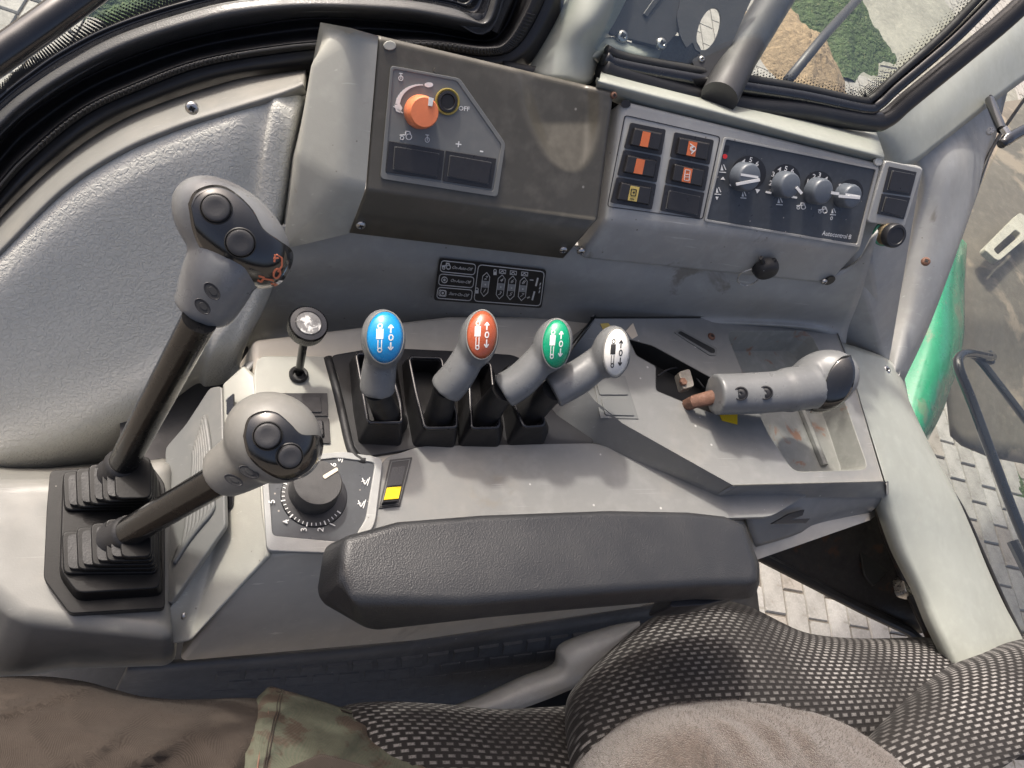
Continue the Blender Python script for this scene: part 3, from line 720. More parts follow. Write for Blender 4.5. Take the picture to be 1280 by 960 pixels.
def bottle(m, pl, x, y, s=1.0):
    m.ribbon(pl, circ(x, y+2*s, 3*s, 10, 3.4*s), 1*s, closed=True); m.ribbon(pl, [(x-2*s, y-5*s), (x+2*s, y-4.5*s)], 1.2*s, h1=.00035); m.ribbon(pl, [(x, y-5*s), (x, y+3*s)], 1*s, h1=.0004)
tractor(mk, PF, 507, 170, 1.0, 1.3); bottle(mk, PF, 501, 96, .9); bottle(mk, PF, 534, 173, .9)
tag(mk.build('fascia_marks', G['ink'], pod, smooth=False), None, None, None, 'stuff')

surf('rear_closure', [[PN.hit(x, y, -.05) for x, y in ((630, 76), (700, 88), (760, 96), (800, 112))], [PN.hit(x, y, -.05) for x, y in ((630, 130), (700, 140), (760, 150), (800, 160))]], G['black'], pod, .003)
# right module housing
mod = [pq(778, 123, .002), pq(1104, 203, .002), pq(1078, 312, .002), pq(760, 276, .002)]
b = MB()
q4, q5 = LP.hit(1036, 357, .002), LP.hit(724, 325, .002)
back_ = [mod[1]+V((0, .03, -.06)), mod[0]+V((0, .03, -.06))]
b.add(mod+[q4, q5]+back_+[q4+V((0, .03, 0)), q5+V((0, .03, 0))], [(0, 3, 2, 1), (3, 5, 4, 2), (1, 6, 7, 0), (5, 9, 8, 4)])
b.add([mod[1], mod[2], q4, q4+V((0, .03, 0)), back_[0]], [(0, 1, 2, 3, 4)])
b.add([mod[0], mod[3], q5, q5+V((0, .03, 0)), back_[1]], [(4, 3, 2, 1, 0)])
b.build('switch_housing', G['grey'], pod, mods=[('WELD', dict(merge_threshold=.0003)), ('BEVEL', dict(width=.006, segments=4, limit_method='ANGLE', angle_limit=R(15)))], ang=180)
PM = Plane(PN.o+PN.n*.002, PN.n)
screw(726, 314, LP, 5.2, pod, h=.002); 
b = MB(); b.slab(LP, circ(1036, 349, 8, 14, 4, -.5), .001, .0026); b.build('screw_recess', G['inkb'], pod)
screw(1030, 352, LP, 4, pod, h=.003)
b = MB(); b.slab(PM, circ(782, 130, 6, 14, 5), -.001, .0006); b.build('corner_notch', G['inkb'], pod)
b = MB(); b.slab(PM, circ(1097, 202, 5, 14, 5), -.001, .0015); b.build('corner_notch', G['trim'], pod)
# two switch columns: recessed bezel line, six cells
b = MB(); b.ribbon(PM, rc([(781, 144), (900, 171), (878, 274), (759, 258)], 4, 3), 1.0, 0, .0005, True); b.build('bezel_line', G['switch'], pod, smooth=False)
PS = Plane(PM.o+PM.n*.0006, PM.n)
def quadlerp(q, s, t):
    a_ = V(q[0]).lerp(V(q[1]), s); c_ = V(q[3]).lerp(V(q[2]), s); return tuple(a_.lerp(c_, t))
def cell(q, s0, s1, t0, t1): return [quadlerp(q, s0, t0), quadlerp(q, s1, t0), quadlerp(q, s1, t1), quadlerp(q, s0, t1)]
colL = [(788, 152), (832, 161), (814, 263), (762, 254)]; colR = [(843, 164), (892, 174), (874, 273), (825, 263)]
rk = [(colL, 0, 'orangel', 1, 'black orange-windowed rocker switch, top of the left column', (5, -2, .006)),
      (colL, 1, 'orangel', 0, 'middle rocker of the left column with plain orange window', (2, -1, .004)),
      (colL, 2, 'yellowl', 2, 'rocker with yellow symbol window at the foot of the left column', (2, 0, .004)),
      (colR, 0, 'orangel', 3, 'rocker with a light symbol on orange window, top of the right column', (4, 0, .005)),
      (colR, 1, 'orangel', 4, 'middle rocker of the right column with outlined symbol on orange window', (1, 0, .004))]
for col, r, wm, sym, lab, (sx_, sy_, hgt) in rk:
    t0, t1 = r/3+.01, (r+1)/3-.01
    b = MB(); b.slab(PS, rc(cell(col, 0, 1, t0, t1), 2, 2), 0, .0012); sw = b.build('rocker_switch', G['switch'], pod, bevel=.0003); tag(sw, lab)
    ce = cell(col, .14, .93, t0+.05, t1-.045)
    # rocker cap: tilted wedge (left end pressed in deeper, right end up)
    h1, h2 = .0012, hgt
    lo_ = [PS.hit(*p, h=.001) for p in ce]; hi_ = [PS.hit(*quadlerp(ce, .04, .05), h=.0035+h1), PS.hit(*quadlerp(ce, .97, .05), h=h2), PS.hit(*quadlerp(ce, .97, .95), h=h2), PS.hit(*quadlerp(ce, .04, .95), h=.0035+h1)]
    mid1, mid2 = PS.hit(*quadlerp(ce, .3, .05), h=.0058), PS.hit(*quadlerp(ce, .3, .95), h=.0058)
    c = MB(); c.add(lo_+hi_+[mid1, mid2], [(0, 1, 5, 8, 4), (1, 2, 6, 5), (2, 3, 7, 9, 6), (3, 0, 4, 7), (4, 8, 9, 7), (8, 5, 6, 9)][::1])
    c.f = [tuple(reversed(f)) for f in c.f] if (c.v[8]-c.v[4]).cross(c.v[9]-c.v[4]).dot(PS.n) < 0 else c.f
    c.build('rocker_cap', G['switch'], sw, bevel=.0008, seg=3)
    PW_n = (PS.hit(*quadlerp(ce, .97, .05), h=h2)-mid1).cross(mid2-mid1).normalized()
    if PW_n.dot(PS.n) < 0: PW_n = -PW_n
    PW = Plane(mid1, PW_n)
    wq = cell(ce, .33, .60, .1, .92)
    c = MB(); c.slab(PW, wq, -.0002, .0004); c.build('window', G[wm], sw, smooth=False)
    c = MB(); cx, cy = quadlerp(wq, .5, .5)
    if sym == 2: c.ribbon(PW, rc([(cx-3, cy-6), (cx+3.5, cy-5), (cx+2, cy+3), (cx-4, cy+2)], 1, 2), .9, .0004, .0007, True); c.slab(PW, circ(cx, cy-1.5, 1.3, 8), .0004, .0007); c.ribbon(PW, [(cx-4, cy+6), (cx, cy+7)], .9, .0004, .0007); c.build('window_symbol', G['inkb'], sw, smooth=False)
    if sym == 3: c.ribbon(PW, [(cx-2, cy-6), (cx+2, cy-3), (cx-2, cy), (cx+2, cy+3), (cx-1, cy+6)], 1.2, .0004, .0007); c.ribbon(PW, circ(cx+1, cy, 3.4, 8), .8, .0004, .00072, True); c.build('window_symbol', G['ink'], sw, smooth=False)
    if sym == 4: c.ribbon(PW, rc([(cx-2.5, cy-7), (cx+3.5, cy-6), (cx+2, cy+7), (cx-4, cy+6)], 1, 2), .7, .0004, .0007, True); c.ribbon(PW, [(cx-2, cy-1), (cx+2, cy-1)], .7, .0004, .00072); c.ribbon(PW, [(cx-2.4, cy+2), (cx+1.6, cy+2.2)], .7, .0004, .00072); c.build('window_symbol', G['ink'], sw, smooth=False)
ce = cell(colR, 0, 1, 2/3+.01, 1)
blank(pod, PS, ce, [quadlerp(ce, a_, b_) for a_, b_ in ((.12, .18), (.9, .18), (.9, .88), (.12, .88))])
# knob panel
kp = [(906, 174), (1093, 212), (1070, 305), (882, 274)]
b = MB(); b.slab(PM, rc(kp, 2, 2), 0, .0008); b.build('knob_panel', G['fascia'], pod)
b = MB(); b.ring(PM, rc([(904, 171), (1097, 210), (1073, 309), (879, 276)], 3, 2), rc(kp, 2, 2), 0, .0022); b.build('knob_panel_rim', G['grey'], pod, bevel=.0004)
PP = Plane(PM.o+PM.n*.0008, PM.n)
rings = [(936, 216, 21.5), (982, 223, 18), (1023, 231, 17.5), (1064, 239, 15)]
kns = [(938, 222, 19.5, 'bar', (921, 230, 948, 225), 'grey knob with long bar pointer, leftmost of the four'), (989, 232, 18, 'dot', (996, 235, 1001, 241), 'grey knob with short pointer towards lower right, second of the four'),
       (1030, 240, 18, 'dot', (1040, 241, 1047, 242), 'grey knob with short pointer to the right, third of the four'), (1067, 246, 16.5, 'bar', (1049, 245, 1073, 247), 'grey knob with straight pointer, rightmost of the four')]
rg = MB()
for x, y, r in rings: rg.slab(PP, circ(x, y, r, 36), 0, .0003)
rg.build('scale_disc', G['black'], pod)
mk = MB(); nums = [[('1', 918, 219), ('3', 921, 209), ('4', 929, 202), ('5', 938, 200), ('6', 946, 205)], [('3', 966, 218), ('2', 963, 229), ('4', 974, 212), ('5', 982, 211), ('6', 990, 214)], [('1', 1009, 227), ('2', 1017, 221), ('3', 1024, 219), ('4', 1032, 224)], [('S', 1049, 233)]]
for L_ in nums:
    for t, x, y in L_: mk.text(PP, t, x, y, 6.5, (1, .2), .0005)
mk.text(PP, 'Autocontrol B', 1046, 294, 6.2, (1, .145), .0003, .74)
def plough(m, x, y, s=1.0, up=1):
    m.ribbon(PP, [(x-4*s, y+4*s), (x+4*s, y+4.6*s)], 1, .0, .0004); m.slab(PP, [(x-2.5*s, y+2*s), (x-1*s, y-5*s), (x+1*s, y+2*s)], 0, .0003)
    m.ribbon(PP, [(x+1.5*s, y-5*s), (x+4*s, y+1*s)], 1, 0, .00035)
plough(mk, 903, 211); plough(mk, 897, 239, .9); plough(mk, 929, 244, .8); plough(mk, 974, 252, .9); plough(mk, 1041, 265, .8)
mk.slab(PP, [(901, 224), (904, 221), (906, 225)], 0, .0003); mk.slab(PP, [(894, 246), (898, 246), (896, 250)], 0, .0003); mk.slab(PP, circ(915, 231, 3.2, 10, 2), 0, .0004); mk.slab(PP, [(944, 236), (950, 237), (946, 242)], 0, .0004)
tractor(mk, PP, 1001, 258, .75); tractor(mk, PP, 1028, 263, .75); mk.ribbon(PP, [(990, 246), (995, 247)], 2.5, 0, .0006); mk.ribbon(PP, [(958, 240), (963, 241)], 2.5, 0, .0006); mk.text(PP, '0', 1039, 273, 5, (1, .2), .0004)
mk.build('panel_marks', G['ink'], pod, smooth=False)
b = MB(); b.slab(PP, circ(906, 195.5, 3, 12), 0, .0004); b.build('red_lamp', G['red'], pod)
b = MB(); b.slab(PP, rc([(904, 181), (912, 182), (910, 191), (903, 190)], 1, 1), 0, .0003); b.build('dark_window', G['black'], pod)
for x, y, r, ty, (x0, y0, x1, y1), lab in kns:
    h = .014; tc_ = pq(x, y, .003+h); tdir = PN.n
    o_ = tc_ - PN.n*h; k = mpp(tc_)
    b = MB(); b.lathe(o_, PN.n, [(-.0018, r*.93*k), (h*.75, r*.9*k), (h*.95, r*.82*k), (h, r*.74*k), (h+.0001, r*.1*k)], 36)
    kk = b.build('rotary_knob', G['knob'], pod, ang=40); tag(kk, lab)
    T_ = Plane(tc_, PN.n); b = MB(); b.ribbon(T_, [(x0, y0), (x1, y1)], 3.6, .0001, .0008)
    if ty == 'bar': b.slab(T_, [(x-r*.62, y-r*.28), (x+r*.5, y-r*.1), (x+r*.5, y+r*.05), (x-r*.62, y-r*.12)], 0, .0002)
    b.build('pointer', G['ink'], kk, smooth=False)
# end cap with two blanks, at the rear of the pod
ec = thing('end_panel', at(1100, 330, .08), 'grey pod end panel with two black blanking plates one above the other', 'panel')
b = MB(); E_ = [pq(1110, 205, .004), pq(1156, 210, -.01), pq(1150, 232, -.014), at(1110, 468, -.03), at(1044, 440, -.03), LP.hit(1028, 338, -.012), pq(1062, 292, -.010)]
b.add(E_, [(0, 6, 3, 2, 1), (6, 5, 4, 3)]); b.build('end_face', G['grey'], ec, mods=[('SOLIDIFY', dict(thickness=.012, offset=-1)), ('BEVEL', dict(width=.004, segments=3, limit_method='ANGLE'))], ang=180)
PE = Plane(PM.o+PM.n*.003, PM.n)
b = MB(); b.slab(PE, rc([(1106, 200), (1153, 210), (1130, 285), (1083, 278)], 5, 3), -.006, .001); b.build('end_raised', G['grey'], ec, bevel=.0015)
PE = Plane(PE.o+PE.n*.001, PE.n)
blank(ec, PE, [(1111, 208), (1145, 215), (1137, 245), (1103, 240)], [(1114, 213), (1141, 218), (1134, 241), (1108, 237)])
blank(ec, PE, [(1102, 242), (1137, 247), (1129, 274), (1096, 267)], [(1106, 246), (1132, 251), (1126, 271), (1101, 264)])
# round threaded knob
kn = thing('threaded_button', pq(1104, 292, 0), 'small black cap on a threaded brass shank with green base, below the blanking plates', 'button')
ax = (pq(1122, 295, .022)-pq(1106, 292, .002)).normalized(); o_ = pq(1105, 292, .002); k = mpp(o_)
b = MB(); b.lathe(o_, ax, [(-.002, 15*k), (.001, 15.5*k), (.002, 13.5*k)], 28); b.build('base_ring', G['greenp'], kn)
b = MB(); prof = [(.001, 13*k)]
for i in range(6): prof += [(.002+i*.0016, 13.5*k), (.0028+i*.0016, 12*k)]
b.lathe(o_, ax, prof, 28); b.build('threaded_shank', mat('brass_worn', (.30, .24, .15), .45, None, .3, 80, metal=.6), kn, ang=180)
b = MB(); b.lathe(o_, ax, [(.0105, 14*k), (.012, 15*k), (.018, 15*k), (.020, 13.5*k), (.0202, 10.5*k), (.0195, 10*k), (.0196, 1*k)], 28); b.build('cap', G['black'], kn, ang=40)
# top ledge behind the pod
# ============================================================ decal on the riser
dec = thing('lever_decal', RS.hit(540, 385, .002), 'black rectangular decal with lever functions printed in white, above the coloured levers', 'sticker')
PD = Plane(RS.o+RS.n*.0012, RS.n)
dq = [(549, 322), (683, 337), (677, 385), (542, 375)]
b = MB(); b.slab(PD, rc(dq, 4, 3), 0, .0003); b.build('decal_film', G['inkb'], dec, smooth=False)
def D(s, t): return quadlerp(dq, s, t)
mk = MB(); PD2 = Plane(PD.o+PD.n*.00035, PD.n)
def rr(s0, s1, t0, t1, r=3): return rc([D(s0, t0), D(s1, t0), D(s1, t1), D(s0, t1)], r, 3)
for i, tx in enumerate(('On-Auto-Off', 'On-Auto-Off', 'Start-On-Off')):
    t0 = .06+i*.315; mk.ribbon(PD2, rr(.025, .345, t0, t0+.26, 4), .8, closed=True, h1=.0002)
    x, y = D(.225, t0+.13); mk.text(PD2, tx, x, y, 4.4, (1, .11), .00025, .78)
    x, y = D(.075, t0+.13)
    if i == 0: tractor(mk, PD2, x, y, .7, 1.3)
    else: mk.ribbon(PD2, circ(x, y, 3.6, 12), .9, closed=True); mk.slab(PD2, circ(x, y, 1.5, 8), 0, .0003)
    if i == 2: mk.ribbon(PD2, rc([(x-4.5, y-4), (x+4.5, y-3), (x+4, y+4), (x-5, y+3)], 1, 1), .7, closed=True, h1=.0004)
mk.ribbon(PD2, rr(.37, .985, .06, .95, 5), .8, closed=True, h1=.0002)
gm = MB()
for i, (s, a_, c_) in enumerate(((.455, '2', '1'), (.60, '4', '3'), (.70, '6', '5'), (.805, '8', '7'))):
    t0, t1 = (.25, .80) if i == 0 else (.27, .83)
    pts = [D(s, t0-.02), D(s+.033, t0+.08), D(s+.033, t1-.08), D(s, t1+.02), D(s-.033, t1-.08), D(s-.033, t0+.08)]
    mk.ribbon(PD2, pts, .7, closed=True, h1=.0002)
    gm.slab(PD2, [D(s-.03, t0+.19), D(s+.03, t0+.19), D(s+.03, t1-.2), D(s-.03, t1-.2)], 0, .0002)
    x, y = D(s, (t0+t1)/2); mk.slab(PD2, circ(x, y, 1, 6), .0002, .0005)
    x, y = D(s, t0+.11); mk.text(PD2, a_, x, y, 5.4, (1, .11), .0003); x, y = D(s, t1-.12); mk.text(PD2, c_, x, y, 5.4, (1, .11), .0003)
    if i: x, y = D(s, .17); mk.ribbon(PD2, [(x-3.8, y-2.6), (x+4, y-1.8), (x+3.6, y+2.6), (x-4.2, y+1.8)], .7, closed=True, h1=.0002); mk.ribbon(PD2, [(x-3, y+1), (x, y-1), (x+2, y+1.5)], .8, h1=.0003)
for s, t in ((.53, .19), (.385, .68)):
    x, y = D(s, t); mk.slab(PD2, [(x-2, y), (x+2, y), (x+2, y+4), (x-2, y+4)], 0, .0003); mk.ribbon(PD2, circ(x, y-1, 1.8, 8), .7, closed=True)
mk.ribbon(PD2, [D(.93, .25), D(.922, .43)], 2, h1=.0003); mk.ribbon(PD2, [D(.915, .6), D(.905, .8)], 2, h1=.0003)
for t in (.36, .46, .56): mk.ribbon(PD2, [D(.962, t), D(.958, t+.05)], 1.1, h1=.0003)
x, y = D(.865, .76); mk.text(PD2, '+', x, y, 6, (1, .1), .0003); x, y = D(.875, .3); mk.ribbon(PD2, [(x-2, y), (x+2, y+.3)], .8, h1=.0003)
mk.build('decal_print', G['ink'], dec, smooth=False); gm.build('decal_grey', G['inkg'], dec, smooth=False)
# black capped cord below the switch housing
pc = thing('dust_cap', LP.hit(955, 345, 0), 'black rubber dust cap hanging on a thin looped cord under the knob panel', 'dust cap')
LPd = Plane(LP.o+LP.n*.002, LP.n)
o_ = LPd.hit(956, 332); k = mpp(o_); axd = (LPd.n+V((0, 0, -.1))).normalized()
b = MB(); b.lathe(o_, axd, [(0, 16*k), (.005, 16*k), (.008, 15*k), (.011, 12*k), (.0115, 5*k)], 22); b.build('cap', G['rubber'], pc, ang=60)
for x, y in ((941, 341), (951, 322), (970, 324)):
    b = MB(); b.tube([LPd.hit(956, 333, .004), LPd.hit(x, y, .004)], [.003, .0022], 8); b.build('cap_tab', G['rubber'], pc)
b = MB(); b.tube(cat([LPd.hit(x, y, h) for x, y, h in ((940, 336, .003), (926, 342, .002), (922, 352, .002), (932, 357, .003), (945, 352, .006), (955, 338, .011))], 6), .0006, 6); b.build('cord', G['steel'], pc, ang=180)

# ============================================================ lever boxes
bx_t = thing('lever_gaiter_block', at(560, 560, 0), 'black rubber block of four open lever slots under the coloured levers', 'lever block')
b = MB(); b.slab(DK, rc([(412, 446), (470, 436), (560, 440), (640, 445), (690, 470), (735, 535), (742, 558), (690, 561), (540, 560), (452, 574), (440, 560)], 8), -.002, .0035); b.build('base_plate', G['black'], bx_t, bevel=.0015)
b = MB(); b.tube(cat([at(x, y, .006) for x, y in ((410, 447), (424, 500), (438, 560), (449, 574), (456, 576))], 5), .004, 8); b.build('base_lip', G['rubber'], bx_t, ang=180)
rims = [[(443, 441), (452, 492), (459, 531), (503, 531), (501, 505), (491, 470), (488, 438)],
        [(509, 445), (518, 490), (530, 538), (571, 537), (571, 518), (560, 492), (552, 446)],
        [(584, 452), (586, 495), (588, 538), (623, 537), (625, 525), (618, 502), (613, 452)],
        [(632, 455), (641, 505), (654, 536), (680, 534), (680, 524), (670, 511), (662, 462)]]
feet = [[(436, 448), (441, 510), (448, 552), (501, 555), (507, 520), (500, 478), (495, 446)],
        [(502, 450), (506, 500), (516, 555), (568, 558), (575, 525), (566, 492), (556, 452)],
        [(575, 456), (572, 500), (573, 556), (624, 557), (630, 530), (624, 505), (618, 460)],
        [(624, 460), (628, 510), (634, 555), (680, 553), (687, 532), (678, 512), (670, 470)]]
for rm, ft in zip(rims, feet):
    b = MB(); r_ = [at(x, y, .030) for x, y in rc(rm, 5, 3)]; f_ = [at(x, y+3, .003) for x, y in rc(ft, 5, 3)]
    c0 = sum(r_, V((0,0,0)))/len(r_)
    i_ = [c0+(p-c0)*.90 for p in r_]; bt = [V((c0.x+(p.x-c0.x)*.80, c0.y+(p.y-c0.y)*.84+.004, .004)) for p in r_]; n = len(r_)
    vs = f_+r_+i_+bt
    fs = []
    for L_ in range(3): fs += [(L_*n+i, L_*n+(i+1) % n, (L_+1)*n+(i+1) % n, (L_+1)*n+i) for i in range(n)]
    fs.append(tuple(range(3*n, 4*n))); b.add(vs, fs); fu = b.build('lever_funnel', G['rubber'], bx_t, ang=60)
    c = MB(); c.loop([c0+(p-c0)*.95+V((0,0,.0008)) for p in r_], .0017, 8); c.build('rim_bead', G['blackg'], fu, ang=180)

# ============================================================ levers
def ell(px, py, z, apx, bpx, rot, depth_m):
    c = at(px, py, z); k = mpp(c); n = (CP-c).normalized()
    x0 = (at(px+4, py, z)-c); x = (x0-n*x0.dot(n)).normalized(); y = n.cross(x)   # y points up in the picture
    cr, sr = math.cos(rot), math.sin(rot)
    return dict(c=c, x=(x*cr+y*sr)*apx*k, y=(-x*sr+y*cr)*bpx*k, z=n*depth_m)
def on_ell(E, px, py, k=1.0):
    d = ray(px, py); M_ = Matrix((E['x'], E['y'], E['z'])).transposed().inverted()
    o = M_ @ (CP-E['c']); q = M_ @ d
    a_ = q.dot(q); b_ = 2*o.dot(q); c_ = o.dot(o)-1; ds = b_*b_-4*a_*c_
    if ds < 0:
        t = -b_/(2*a_)
        p = o+q*t; p.normalize()
    else:
        t = (-b_-math.sqrt(ds))/(2*a_); p = o+q*t
    return E['c'] + Matrix((E['x'], E['y'], E['z'])).transposed() @ (p*k)
def ell_n(E, p):
    M_ = Matrix((E['x'], E['y'], E['z'])).transposed().inverted()
    return (M_.transposed() @ (M_ @ (p-E['c']))).normalized()
def patch(b, E, outline, k=1.03, rings=10, c=None, edge=.0):
    n = len(outline); cc = V(c) if c else sum((V(p) for p in outline), V((0, 0)))/n
    vs = [on_ell(E, cc.x, cc.y, k)]; fs = []
    for j in range(1, rings+1):
        t = j/rings
        for p in outline:
            q = cc.lerp(V(p), t); vs.append(on_ell(E, q.x, q.y, k))
    for p in outline: vs.append(on_ell(E, *p, k=k-.06))
    for i in range(n): fs.append((0, 1+i, 1+(i+1) % n))
    for j in range(rings):
        for i in range(n): fs.append((1+j*n+i, 1+(j+1)*n+i, 1+(j+1)*n+(i+1) % n, 1+j*n+(i+1) % n))
    if (vs[1]-vs[0]).cross(vs[2]-vs[0]).dot(CP-vs[0]) < 0: fs = [tuple(reversed(f)) for f in fs]
    return b.add(vs, fs)
def grip(name, E, path, rad, m, parent, vox=.0016, seg=24):
    b = MB(); b.ell(E); b.tube(cat(path, 5), [r for r in cat([(r, 0) for r in rad], 5)] and [q.x for q in cat([(r, 0) for r in rad], 5)], seg)
    return b.build(name, m, parent, mods=[('REMESH', dict(mode='VOXEL', voxel_size=vox, use_smooth_shade=True)), ('SMOOTH', dict(factor=.6, iterations=14))], ang=180)
hyd = [('blue', 'hydraulic lever with the blue oval cap, leftmost of the four', (479, 424), (28, 38), -.02, [(480, 424, .10), (474, 462, .077), (471, 490, .060)], (471, 484, 489, 530), (481, 422, 23.5, 33, .03), 'ink'),
       ('brown', 'hydraulic lever with the brown oval cap', (598, 424), (25, 38), .22, [(598, 424, .10), (574, 466, .075), (556, 488, .058)], (556, 484, 545, 532), (602, 419, 19.5, 31, .04), 'ink'),
       ('green', 'hydraulic lever with the green oval cap, right of the brown one', (690, 432), (25, 36), .32, [(690, 432, .10), (655, 472, .074), (628, 490, .060)], (630, 488, 600, 528), (695, 430, 18, 31, .06), 'ink'),
       ('white', 'hydraulic lever with the white oval cap, rightmost of the four', (763, 440), (24, 34), .25, [(763, 440, .095), (725, 470, .075), (690, 489, .060)], (692, 488, 655, 522), (770, 441, 16.5, 31, .06), 'inkb')]
for colr, lab, (hx, hy), (ra, rb_), rot, pth, st, (ox, oy, oa, ob, orot), im in hyd:
    t_ = thing('hydraulic_lever', at(st[2], st[3], .0), lab, 'lever', 'hydraulic levers in the black slot block')
    E = ell(hx, hy, .10, ra, rb_, rot*-1, .020)
    k = mpp(E['c'])
    path = [at(*p) for p in pth]; w0 = 25*k
    grip('grip', E, path, [w0*.75, w0*.88, w0*.92], G['grip'], t_)
    b = MB(); q0 = path[-1]; q1 = at(st[2], st[3], .006)
    b.tube([q0.lerp(q1, -.05), q0.lerp(q1, .3), q0.lerp(q1, .7), q1], [w0*.62, w0*.66, w0*.75, w0*.95], 16); b.build('rubber_boot', G['rubber'], t_)
    EC = ell(ox, oy, .109, oa, ob, -orot, .0145)
    EC['c'] = E['c'].lerp(EC['c'], 1); 
    b = MB(); patch(b, E, circ(ox, oy, oa*.9, 32, ob*.9, orot), 1.08, 8); cap = b.build('colour_cap', G[colr], t_, ang=180)
    b = MB(); ringp = [on_ell(E, x, y, 1.065) for x, y in circ(ox, oy, oa*.93, 32, ob*.93, orot)]; b.loop(ringp, .0010, 6); b.build('cap_rim', G['plate'], cap, ang=180)
    pc_ = on_ell(E, ox, oy, 1.10); PNn = ell_n(E, pc_)
    # print: follow the cap surface
    mk = MB(); s = oa/23.5*.92
    def up(x, y): return (ox+x*s+orot*(-y)*1.0, oy+y*.9)
    def pm_(pts, wpx, closed=False):
        n = len(pts)
        for i in range(n if closed else n-1):
            a_, c_ = V(pts[i]), V(pts[(i+1) % n]); d_ = c_-a_
            if d_.length < .01: continue
            d_.normalize(); q_ = V((-d_.y, d_.x))*wpx/2
            Q = [a_-q_, c_-q_, c_+q_, a_+q_]
            kk_ = 1.088+.0006*i
            nn_ = 6; vsx = []
            for iu in range(nn_+1):
                for iv in range(nn_+1):
                    q2 = Q[0].lerp(Q[1], iu/nn_).lerp(Q[3].lerp(Q[2], iu/nn_), iv/nn_); vsx.append(on_ell(E, *up(*q2), k=kk_))
            mk.add(vsx, [(iu*(nn_+1)+iv, (iu+1)*(nn_+1)+iv, (iu+1)*(nn_+1)+iv+1, iu*(nn_+1)+iv+1) for iu in range(nn_) for iv in range(nn_)])
    pm_([(-6.5, -11), (-6.5, 2)], 9); pm_(circ(-6.5, -14.5, 2.8, 8), 1.5, True)
    pm_([(-8.5, 3), (-8.5, 14)], 1.3); pm_([(-4, 3), (-4, 14)], 1.3); pm_(circ(-6, 16, 2.6, 8), 1.6, True)
    pm_(circ(7.5, 0, 2.6, 10, 3.6), 1.7, True)
    pm_([(7, -15), (7, -6)], 2); pm_([(3.8, -12), (7, -16), (10.2, -12)], 1.8)
    pm_([(7.5, 6), (7.5, 14)], 2); pm_([(4.3, 12), (7.5, 16), (10.7, 12)], 1.8)
    mk.build('cap_symbol', G[im], cap, smooth=False)

# small knob on a stalk
sk = thing('throttle_knob', at(373, 472, 0), 'small black ribbed knob on a thin stalk left of the blue lever', 'knob')
gr = MB(); p0 = at(373, 469, .0066); k = mpp(p0); gr.lathe(p0, (0, 0, 1), [(0, 11.5*k), (.002, 12*k), (.0035, 10*k), (.003, 7.5*k), (.0005, 7*k)], 24); gr.build('grommet', G['rubber'], sk, ang=60)
b = MB(); b.lathe(p0, (0, 0, 1), [(.0005, 7*k), (.0008, 1*k)], 16); b.build('grommet_hole', G['inkb'], sk)
kt, kbm = at(384, 400, .072), at(380, 425, .060); axk = (V((0, 0, 1))+V((.05, -.12, 0))).normalized()
b = MB(); b.tube([at(373, 469, .004), at(377, 445, .03), at(381, 420, .06)], .0036, 12); b.build('stalk', G['shaft'], sk)
k = mpp(kt); b = MB(); o_ = at(382, 412, .058)
b.lathe(o_, axk, [(-.006, 7*k), (-.002, 18*k), (0, 23*k), (.0105, 24*k), (.0125, 22.5*k), (.0128, 17*k), (.0122, 16*k), (.0123, 2*k)], 48); kb_ = b.build('knob_body', G['blackg'], sk, ang=40)
rb2 = MB(); xx = V((1, 0, 0)); xx = (xx-axk*xx.dot(axk)).normalized(); yy = axk.cross(xx)
for i in range(56):
    a_ = 2*math.pi*i/56; c_ = (xx*math.cos(a_)+yy*math.sin(a_))*24*k
    rb2.tube([o_+axk*.0006+c_*.965, o_+axk*.0115+c_], .0006, 5, False)
rb2.build('knurling', G['blackg'], sk)
b = MB(); b.lathe(o_, axk, [(.0122, 15.5*k), (.0132, 15*k), (.0134, 2*k)], 30); b.build('knob_top', mat('worn_silver_top', (.2, .2, .2), .35, ('n', 200, .3), .5, 120, metal=.5, spots=(160, .55, (.6, .6, .58))), sk)
# switches under lever head and dial
sb = thing('switch_pair', at(385, 530, .006), 'black blanking plate and rocker behind the nearer big lever grip', 'switch')
blank(sb, K6, [(338, 492), (409, 492), (410, 521), (341, 520)], [(343, 496), (400, 497), (402, 517), (346, 516)])
b = MB(); b.slab(K6, rc([(343, 522), (411, 523), (413, 555), (346, 553)], 2, 2), 0, .0015); b.build('rocker_frame', G['switch'], sb, bevel=.0004)
b = MB(); b.slab(K6, rc([(350, 527), (404, 527), (406, 548), (352, 548)], 2, 2), .0015, .005, .9); b.build('rocker_cap', G['blackg'], sb, bevel=.0006)
dl = thing('speed_dial', at(395, 640, .0), 'large round black dial with white scale numbers 1 to 6 on a dark plate', 'dial')
# framed dark plate with the dial
dp_o = rc([(332, 582), (422, 572), (470, 578), (457, 650), (440, 682), (338, 672)], 6); 
b = MB(); b.ring(HZ(.006), rc([(326, 576), (428, 566), (478, 574), (468, 655), (446, 694), (333, 690)], 8), rc([(334, 584), (421, 574), (468, 580), (456, 650), (438, 680), (340, 671)], 6), -.002, .0035); b.build('plate_frame', G['grey'], dl, bevel=.001)
b = MB(); b.slab(HZ(.006), dp_o, -.001, .0018); b.build('dial_plate', G['fascia'], dl)
PL8 = HZ(.0081); o_ = at(393, 620, .0081); k = mpp(o_)
b = MB(); b.lathe(o_, (0, 0, 1), [(0, 41*k), (.0012, 40*k), (.0016, 36*k)], 44); b.build('scale_ring', G['black'], dl)
o2 = at(392, 614, .0095); b = MB(); b.lathe(o2, (0, 0, 1), [(0, 31*k), (.004, 30.5*k), (.0185, 30*k), (.0205, 28.5*k), (.0208, 3*k)], 48); dk = b.build('dial_knob', G['dial'], dl, ang=40)
